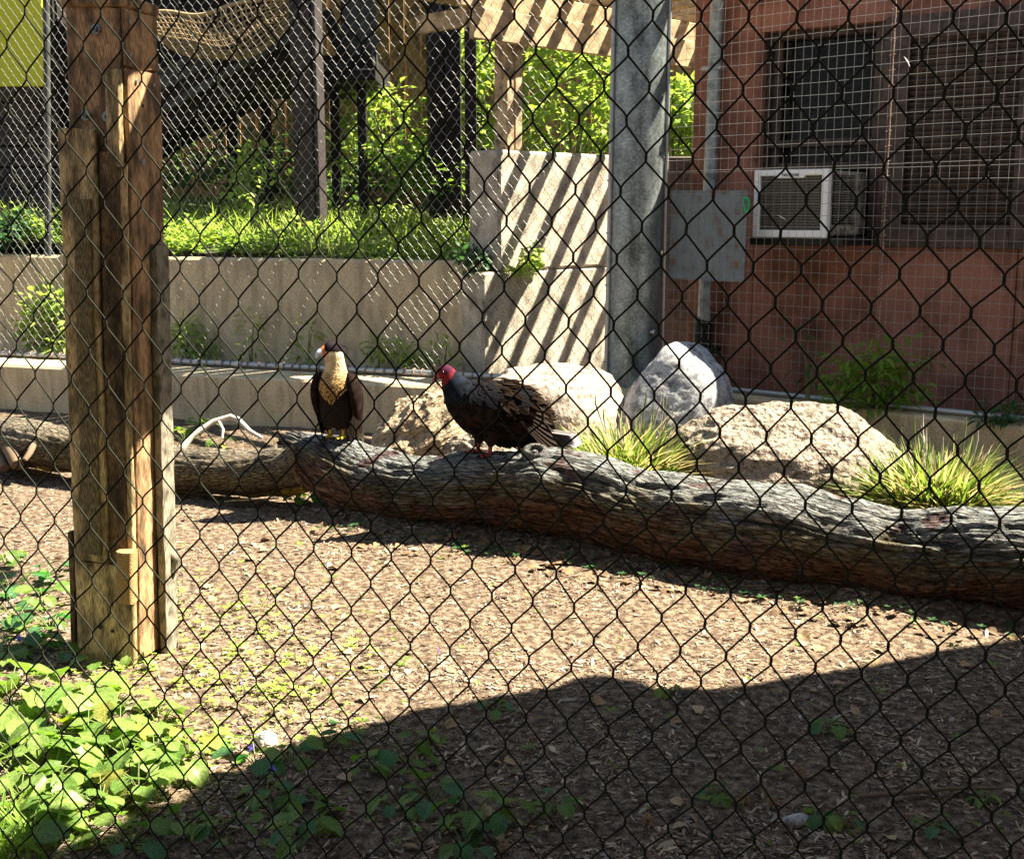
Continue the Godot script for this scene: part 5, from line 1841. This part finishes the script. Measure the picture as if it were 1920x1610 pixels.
func grass_tuft(label: String, base: Vector3, r: float, h: float, n: int):
	var t := thing("grass_tuft", label, "grass", Vector3(base.x, 0.0, base.z))
	var xs: Array = []
	var cs: Array = []
	var lift := 0.1
	for two in 2:
		xs = []
		cs = []
		for k in n / 2:
			var a := rf(0, TAU)
			var q := sqrt(rf(0, 1))
			var s := h * rf(0.45, 1.2)
			var c := rf(0, 1)
			var tilt := -PI / 2 + 0.05 + 0.35 * q + rf(-0.45, 0.45)
			if c > 0.7:
				tilt += rf(0.0, 0.5)
			xs.append(Transform3D(bas(a + rf(-1.1, 1.1), tilt, rf(-0.4, 0.4), s), Vector3(sin(a) * r * q, rf(0.0, lift), cos(a) * r * q)))
			cs.append(Color(0.17, 0.25, 0.05) * rf(0.6, 1.4) if c < 0.42 else (Color(0.5, 0.42, 0.26) if c < 0.82 else Color(0.08, 0.15, 0.03)) * rf(0.7, 1.2))
		many("blades" if two == 0 else "drooping_blades", blade_m if two == 0 else blade_n, mats.leaf, xs, cs, t)
	# dead blades collapsed round the foot
	xs = []
	cs = []
	for k in n / 5:
		var a := rf(0, TAU)
		xs.append(Transform3D(bas(a + rf(-0.8, 0.8), rf(-0.75, -0.05), rf(-0.6, 0.6), h * rf(0.4, 0.95)), Vector3(sin(a) * r * rf(0.3, 1.1), rf(0.02, 0.1), cos(a) * r * rf(0.3, 1.1))))
		cs.append(Color(0.46, 0.37, 0.22) * rf(0.6, 1.2))
	many("dead_blades", blade_n, mats.leaf, xs, cs, t)
	# flower stalks with seed heads
	for k in 9:
		var a := rf(0, TAU)
		var b := Vector3(sin(a) * r * 0.5, 0.1, cos(a) * r * 0.5)
		var e := b + Vector3(sin(a) * 0.07, h * rf(1.15, 1.6), cos(a) * 0.04)
		var m := M.new()
		m.tube([b, (b + e) * 0.5 + Vector3(rf(-0.02, 0.02), 0.02, 0), e - Vector3(0, 0.05, 0), e], [0.0016, 0.0016, 0.005, 0.001], 5)
		obj("seed_stalk", m, mats.pale_stick if k % 2 else mats.stem, t)
	# mound of dead leaves it grows from
	var mm := M.new()
	var rs: Array = []
	for j in 6:
		var ring: Array = []
		var f := j / 5.0
		for k in 20:
			var a := TAU * k / 20
			var rr := r * 0.95 * cos(f * PI * 0.49) * (1.0 + 0.2 * noise.get_noise_2d(cos(a) * 3.0, sin(a) * 3.0 + f))
			ring.append(Vector3(cos(a) * rr, -0.02 + 0.13 * sin(f * PI * 0.5), sin(a) * rr))
		rs.append(ring)
	mm.rings(rs, 1, 1, false, true)
	obj("mound", mm, mats.hill_soil, t)

# a low plant of heart-shaped leaves, every leaf its own piece
func heart_plant(label: String, group: String, base: Vector3, n: int, size: float, materials: Array, spread := 1.0, h := 1.0):
	var t := thing("violet_plant", label, "plant", base, 0.0, group)
	var st := M.new()
	var a0 := rf(0, TAU)
	for k in n:
		var a := a0 + TAU * k / n * 1.0 + rf(-0.4, 0.4)
		var r := size * rf(0.5, 1.5) * spread
		var hh := size * rf(0.45, 1.25) * h
		var tip := Vector3(sin(a) * r, hh, cos(a) * r)
		st.tube([Vector3.ZERO, tip * 0.5 + Vector3(0, hh * 0.2, 0), tip], [0.0022, 0.0018, 0.0014], 5)
		var o := obj("leaf", hearts[rng.randi() % 4], materials[rng.randi() % materials.size()], t)
		var s := size * rf(0.65, 1.2)
		o.transform = Transform3D(bas(a + rf(-0.5, 0.5), rf(-0.15, 0.55), rf(-0.35, 0.35), s), tip)
	obj("stems", st, mats.stem, t)

func make_front_plants():
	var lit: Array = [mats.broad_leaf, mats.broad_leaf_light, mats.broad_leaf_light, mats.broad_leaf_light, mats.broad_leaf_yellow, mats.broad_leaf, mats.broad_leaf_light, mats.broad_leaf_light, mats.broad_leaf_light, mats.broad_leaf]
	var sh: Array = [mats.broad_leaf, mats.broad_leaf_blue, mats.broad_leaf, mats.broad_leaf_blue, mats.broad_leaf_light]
	var gp := func(px: float, py: float) -> Vector3:
		var u := (px - 960.0) / 2300.0
		var v := (805.0 - py) / 2300.0
		var q := Vector3(u, v * 0.98481 - 0.17365, -(0.98481 + v * 0.17365))
		var p := q * (-1.45 / q.y)
		return Vector3(p.x, gy(p.x, p.z), p.z)
	# sunny clump at the lower left
	var spots := [[15, 1330, 0.1], [60, 1365, 0.1], [140, 1330, 0.085], [95, 1420, 0.08], [25, 1440, 0.09], [165, 1400, 0.075], [225, 1385, 0.07], [240, 1440, 0.065], [290, 1420, 0.06], [170, 1465, 0.065], [100, 1480, 0.07], [40, 1500, 0.075], [330, 1450, 0.06], [260, 1490, 0.06], [190, 1520, 0.06], [120, 1545, 0.065], [60, 1570, 0.07], [15, 1590, 0.08], [300, 1370, 0.06], [210, 1340, 0.06], [355, 1410, 0.055]]
	for q in spots:
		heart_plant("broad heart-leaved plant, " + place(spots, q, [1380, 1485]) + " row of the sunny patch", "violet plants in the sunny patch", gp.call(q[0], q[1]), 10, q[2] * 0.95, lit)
	var byp := [[20, 1110, 0.07], [80, 1130, 0.06], [30, 1170, 0.075], [95, 1185, 0.06], [55, 1215, 0.06], [120, 1230, 0.05], [20, 1240, 0.06], [90, 1080, 0.05], [10, 1060, 0.05], [190, 1248, 0.045], [250, 1245, 0.04]]
	for q in byp:
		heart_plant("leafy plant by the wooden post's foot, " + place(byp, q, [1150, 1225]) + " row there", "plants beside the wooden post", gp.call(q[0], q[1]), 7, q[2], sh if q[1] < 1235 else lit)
	var mulch := [[615, 1400, 0.042], [650, 1385, 0.035], [480, 1440, 0.05], [540, 1430, 0.04], [500, 1500, 0.045], [560, 1510, 0.045], [520, 1540, 0.04], [585, 1560, 0.045], [560, 1600, 0.05], [760, 1430, 0.042], [800, 1395, 0.035], [700, 1450, 0.035], [745, 1520, 0.04], [810, 1500, 0.05], [880, 1550, 0.055], [930, 1560, 0.05], [870, 1600, 0.04], [930, 1340, 0.03], [1560, 1375, 0.035], [1340, 1500, 0.03], [1530, 1540, 0.03], [1590, 1550, 0.025], [1750, 1555, 0.028], [1250, 1310, 0.025], [240, 1590, 0.05], [340, 1560, 0.04], [410, 1580, 0.045], [1040, 1530, 0.035], [1850, 1500, 0.025]]
	for q in mulch:
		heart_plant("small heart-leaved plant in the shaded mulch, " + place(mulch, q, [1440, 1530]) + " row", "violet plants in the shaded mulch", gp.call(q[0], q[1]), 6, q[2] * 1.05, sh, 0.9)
	var ps := [[345, 800, 0.05], [375, 790, 0.07], [410, 815, 0.05], [330, 825, 0.045]]
	for q in ps:
		heart_plant("sunlit leafy plant behind the shorter log, %s by the pale stick" % nth(ps, q), "plants by the pale stick", gp.call(q[0], q[1] + 30), 8, q[2], lit, 1.0, 1.6)
	var us := [[590, 945, 0.05], [630, 950, 0.045], [560, 950, 0.04], [660, 965, 0.035]]
	for q in us:
		heart_plant("dark leafy plant under the long log's left end, %s there" % nth(us, q), "plants under the long log", gp.call(q[0], q[1]), 7, q[2], sh)
	# violet flowers
	var fl := [[818, 1248], [466, 1424], [512, 1478], [36, 1224], [458, 1306], [92, 1508]]
	for q in fl:
		var p: Vector3 = gp.call(q[0], q[1])
		var t := thing("violet_flower", "small violet flower on thin stalk, %s of the six" % nth(fl, q), "flower", p, rf(0, 6.0), "violet flowers in the enclosure")
		var m := M.new()
		m.tube([Vector3.ZERO, Vector3(0.004, 0.03, 0), Vector3(0.006, 0.045, 0.006)], 0.0012, 5)
		obj("stalk", m, mats.stem, t)
		for k in 5:
			var o := obj("petal", leaf_a, mats.violet, t)
			var a := TAU * k / 5.0
			o.transform = Transform3D(laid(Vector3(sin(a), cos(a), 0.3), Vector3(0, 0, 1), Vector3(0.014, 0.014, 0.014)), Vector3(0.006, 0.046, 0.006))
	# grass in the bottom left corner
	var xs: Array = []
	var cs: Array = []
	for k in 70:
		var p: Vector3 = gp.call(rf(-20, 110), rf(1560, 1660))
		xs.append(Transform3D(bas(rf(0, TAU), rf(-1.45, -1.0), 0, rf(0.1, 0.2)), p))
		cs.append(leaf_tint(0))
	tag(many("grass_blades", blade_m, mats.leaf, xs, cs), "green grass blades in the bottom left corner", "grass")
	# low seedlings: thick right of the post, sparse elsewhere
	xs = []
	cs = []
	var seed_m := M.new()
	for k in 4:
		var a := TAU * k / 4.0 + 0.3
		var q := Basis.from_euler(Vector3(-0.35, a, 0))
		var i0 := seed_m.p(Vector3.ZERO)
		var i1 := seed_m.p(q * Vector3(-0.3, 0.05, 0.5))
		var i2 := seed_m.p(q * Vector3(0, -0.03, 0.55))
		var i3 := seed_m.p(q * Vector3(0.3, 0.05, 0.5))
		var i4 := seed_m.p(q * Vector3(0, -0.06, 1.0))
		seed_m.quad(i0, i1, i4, i2)
		seed_m.quad(i0, i2, i4, i3)
	for k in 16000:
		var px := rf(0, 1920)
		var py := rf(1000, 1610)
		var near := clampf(1.15 - Vector2((px - 400) / 330.0, (py - 1250) / 200.0).length(), 0.0, 1.0)
		var left := clampf(1.1 - Vector2((px - 60) / 260.0, (py - 1420) / 330.0).length(), 0.0, 1.0)
		var p: Vector3 = gp.call(px, py)
		var clump := noise.get_noise_2d(p.x * 5.0, p.z * 5.0)
		if rf(0, 1) > maxf(near * (0.6 + clump), left * 0.6) + 0.012 + 0.05 * maxf(0.0, clump - 0.15):
			continue
		var s := rf(0.008, 0.022) * (0.7 + 0.6 * float(k % 5 == 0))
		xs.append(Transform3D(bas(rf(0, TAU), rf(-0.3, 0.3), 0, s), p + Vector3(0, 0.012 + s * 0.3, 0)))
		cs.append(leaf_tint(1 if near > 0.2 else 0))
	for k in 150:
		# seedlings along the shady foot of the long log
		var f := rf(0, 1)
		var p := Vector3(lerpf(-0.9, 1.8, f), 0, lerpf(-5.55, -4.05, f) + rf(-0.2, 0.06))
		var s := rf(0.012, 0.028)
		xs.append(Transform3D(bas(rf(0, TAU), 0, 0, s), Vector3(p.x, gy(p.x, p.z) + 0.015, p.z)))
		cs.append(leaf_tint(2))
	tag(many("seedlings", seed_m.mesh(), mats.leaf, xs, cs), "tiny green seedlings scattered over the mulch", "seedlings")
	# fallen stems on the ground behind the shorter log
	var t := thing("pale_stick", "pale bare forked stick lying behind the shorter log", "stick")
	var m := M.new()
	m.tube([Vector3(-1.784, 0.196, -6.500), Vector3(-1.731, 0.266, -6.550), Vector3(-1.630, 0.331, -6.600), Vector3(-1.540, 0.354, -6.620), Vector3(-1.496, 0.342, -6.600), Vector3(-1.423, 0.286, -6.550), Vector3(-1.345, 0.254, -6.500)], [0.022, 0.016, 0.015, 0.016, 0.016, 0.013, 0.009], 9)
	obj("main_branch", m, mats.pale_stick, t)
	m = M.new()
	m.tube([Vector3(-1.601, 0.331, -6.600), Vector3(-1.567, 0.295, -6.550), Vector3(-1.563, 0.254, -6.500)], [0.01, 0.008, 0.006], 7)
	obj("side_branch", m, mats.pale_stick, t)

func make_litter():
	# wood chips: real slivers, far too many to count
	var cm := M.new()
	var sh := [Vector3(-0.5, 0, -0.1), Vector3(-0.3, 0, 0.13), Vector3(0.35, 0, 0.1), Vector3(0.5, 0, -0.04), Vector3(0.1, 0, -0.15)]
	var top: Array = []
	for q in sh:
		top.append(q + Vector3(0, 0.07, 0))
	cm.poly(top, Vector3.UP)
	for k in 5:
		cm.poly([sh[k], sh[(k + 1) % 5], top[(k + 1) % 5], top[k]], sh[k] + sh[(k + 1) % 5])
	var chip := cm.mesh()
	var xs: Array = []
	var cs: Array = []
	var pal := [Color(0.2, 0.14, 0.1), Color(0.3, 0.22, 0.15), Color(0.13, 0.09, 0.065), Color(0.36, 0.29, 0.22), Color(0.24, 0.2, 0.17), Color(0.08, 0.06, 0.05), Color(0.42, 0.33, 0.23)]
	for k in 150000:
		var d := 2.4 + 6.0 * pow(rf(0, 1), 1.25)
		var x := rf(-0.46, 0.46) * d
		var z := -d
		var bare := noise.get_noise_2d(x * 1.7 + 11.0, z * 1.7) + 0.5 * noise.get_noise_2d(x * 6.0, z * 6.0)
		if bare < 0.0 and rf(0, 1) < 0.75:
			continue
		var s := (0.005 + 0.024 * pow(rf(0, 1), 2.6)) * (1.0 + 0.9 * float(k % 17 == 0))
		var b := bas(rf(0, TAU), rf(-0.25, 0.25), rf(-0.35, 0.35)) * Basis.from_scale(Vector3(s, s * rf(0.6, 1.6), s * rf(0.4, 1.3)))
		xs.append(Transform3D(b, Vector3(x, gy(x, z) + rf(-0.001, 0.004), z)))
		cs.append(pal[rng.randi() % 7] * rf(0.75, 1.2))
	tag(many("wood_chips", chip, mats.chip, xs, cs), "brown wood-chip mulch covering the ground of the enclosure", "mulch")
	# thin twigs among the chips
	var tw := M.new()
	tw.tube([Vector3(-0.5, 0, 0), Vector3(-0.2, 0.03, 0.03), Vector3(0.15, 0.01, -0.03), Vector3(0.5, 0.02, 0.02)], [0.016, 0.016, 0.013, 0.008], 6)
	var twm := tw.mesh()
	xs = []
	for k in 260:
		var d := 2.5 + 4.0 * rf(0, 1)
		var x := rf(-0.45, 0.45) * d
		var l := rf(0.05, 0.16)
		xs.append(Transform3D(bas(rf(0, TAU), 0, rf(-0.1, 0.1)) * Basis.from_scale(Vector3(l, l * 0.7, l)), Vector3(x, gy(x, -d) + 0.004, -d)))
	tag(many("small_twigs", twm, mats.twig, xs, []), "small dry twigs strewn over the mulch", "twigs")
	# dead leaves lying about, most of them against the long log
	xs = []
	cs = []
	for k in 420:
		var d := 2.6 + 5.0 * rf(0, 1)
		var x := rf(-0.45, 0.45) * d
		var z := -d
		if k % 2 == 0:
			var f := rf(0, 1)
			x = lerpf(-0.95, 1.9, f)
			z = lerpf(-5.6, -4.05, f) + rf(-0.2, 0.25)
		var s := rf(0.018, 0.045)
		xs.append(Transform3D(bas(rf(0, TAU), rf(-0.5, 0.3), rf(-0.6, 0.6), s), Vector3(x, gy(x, z) + 0.008, z)))
		cs.append([Color(0.2, 0.13, 0.07), Color(0.28, 0.19, 0.1), Color(0.12, 0.08, 0.05), Color(0.33, 0.25, 0.15)][k % 4] * rf(0.8, 1.2))
	tag(many("fallen_leaves", hearts[3], mats.chip, xs, cs), "dry brown leaves fallen on the mulch and against the log", "leaf litter")
	for q in [[Vector3(1.058, 0.000, -2.892), 0.42, 0.1, "grey-brown stick lying in the mulch at the lower right"], [Vector3(1.043, 0.000, -4.618), 0.32, -0.1, "thin stick at the shadow edge in front of the long log"], [Vector3(0.965, 0.000, -3.381), 0.16, 0.7, "pale slanting twig in the shaded mulch"], [Vector3(-1.746, 0.000, -4.326), 0.5, 0.9, "weathered stick among the leaves left of the wooden post"]]:
		var o := obj("stick", twm, mats.pale_stick if q[3].begins_with("pale") else mats.twig)
		o.transform = Transform3D(bas(q[2]) * Basis.from_scale(Vector3.ONE * q[1] * 0.9), q[0] + Vector3(0, 0.008, 0))
		tag(o, q[3], "stick")
	# pale stone
	var o := obj("pale_stone", boulder(Vector3(0.032, 0.026, 0.026), 7, 0.12, 5), mats.white_stone)
	o.position = Vector3(-0.682, 0.000, -3.191) + Vector3(0, 0.014, 0)
	tag(o, "pale round stone at the edge of the sunny leaves", "stone")
	# dry fluffy seed balls
	var balls := [Vector3(0.327, 0.000, -2.738), Vector3(0.578, 0.000, -2.849), Vector3(0.648, 0.000, -2.835), Vector3(0.753, 0.000, -3.002), Vector3(-0.018, 0.000, -2.609), Vector3(-0.129, 0.000, -5.215)]
	for q in balls:
		var m := M.new()
		for k in 46:
			var d := Vector3(rng.randfn(), rng.randfn(), rng.randfn()).normalized()
			m.tube([d * 0.004, d * rf(0.012, 0.022)], [0.0016, 0.0009], 4, false)
		o = obj("dry_seed_ball", m, mats.dry_puff)
		o.position = q + Vector3(0, 0.014, 0)
		tag(o, "dry tan fluffy seed ball in the mulch, %s of the six" % nth(balls, q), "seed ball", "dry seed balls in the mulch")
	o = obj("grey_stone", boulder(Vector3(0.035, 0.016, 0.02), 8, 0.1, 8), mats.rock_grey)
	o.position = Vector3(0.689, 0.000, -2.751) + Vector3(0, 0.01, 0)
	tag(o, "flat dark grey stone in the mulch at the bottom", "stone")

# where one of several alike things stands among them: counted from the left, and in which row
func nth(list: Array, q) -> String:
	var n := 0
	for o in list:
		var a: float = o.x if o is Vector3 else o[0]
		var b: float = q.x if q is Vector3 else q[0]
		if a < b:
			n += 1
	return ["leftmost", "second from the left", "third from the left", "fourth from the left", "fifth from the left", "sixth from the left", "seventh from the left", "eighth from the left", "ninth from the left", "tenth from the left", "eleventh from the left", "twelfth from the left", "thirteenth from the left"][mini(n, 12)]

func place(list: Array, q: Array, cuts: Array) -> String:
	var row := func(o) -> int: return 0 if o[1] < cuts[0] else (1 if o[1] < cuts[1] else 2)
	var mine: int = row.call(q)
	var same: Array = []
	for o in list:
		if row.call(o) == mine:
			same.append(o)
	return nth(same, q) + " in the " + ["back", "middle", "front"][mine]
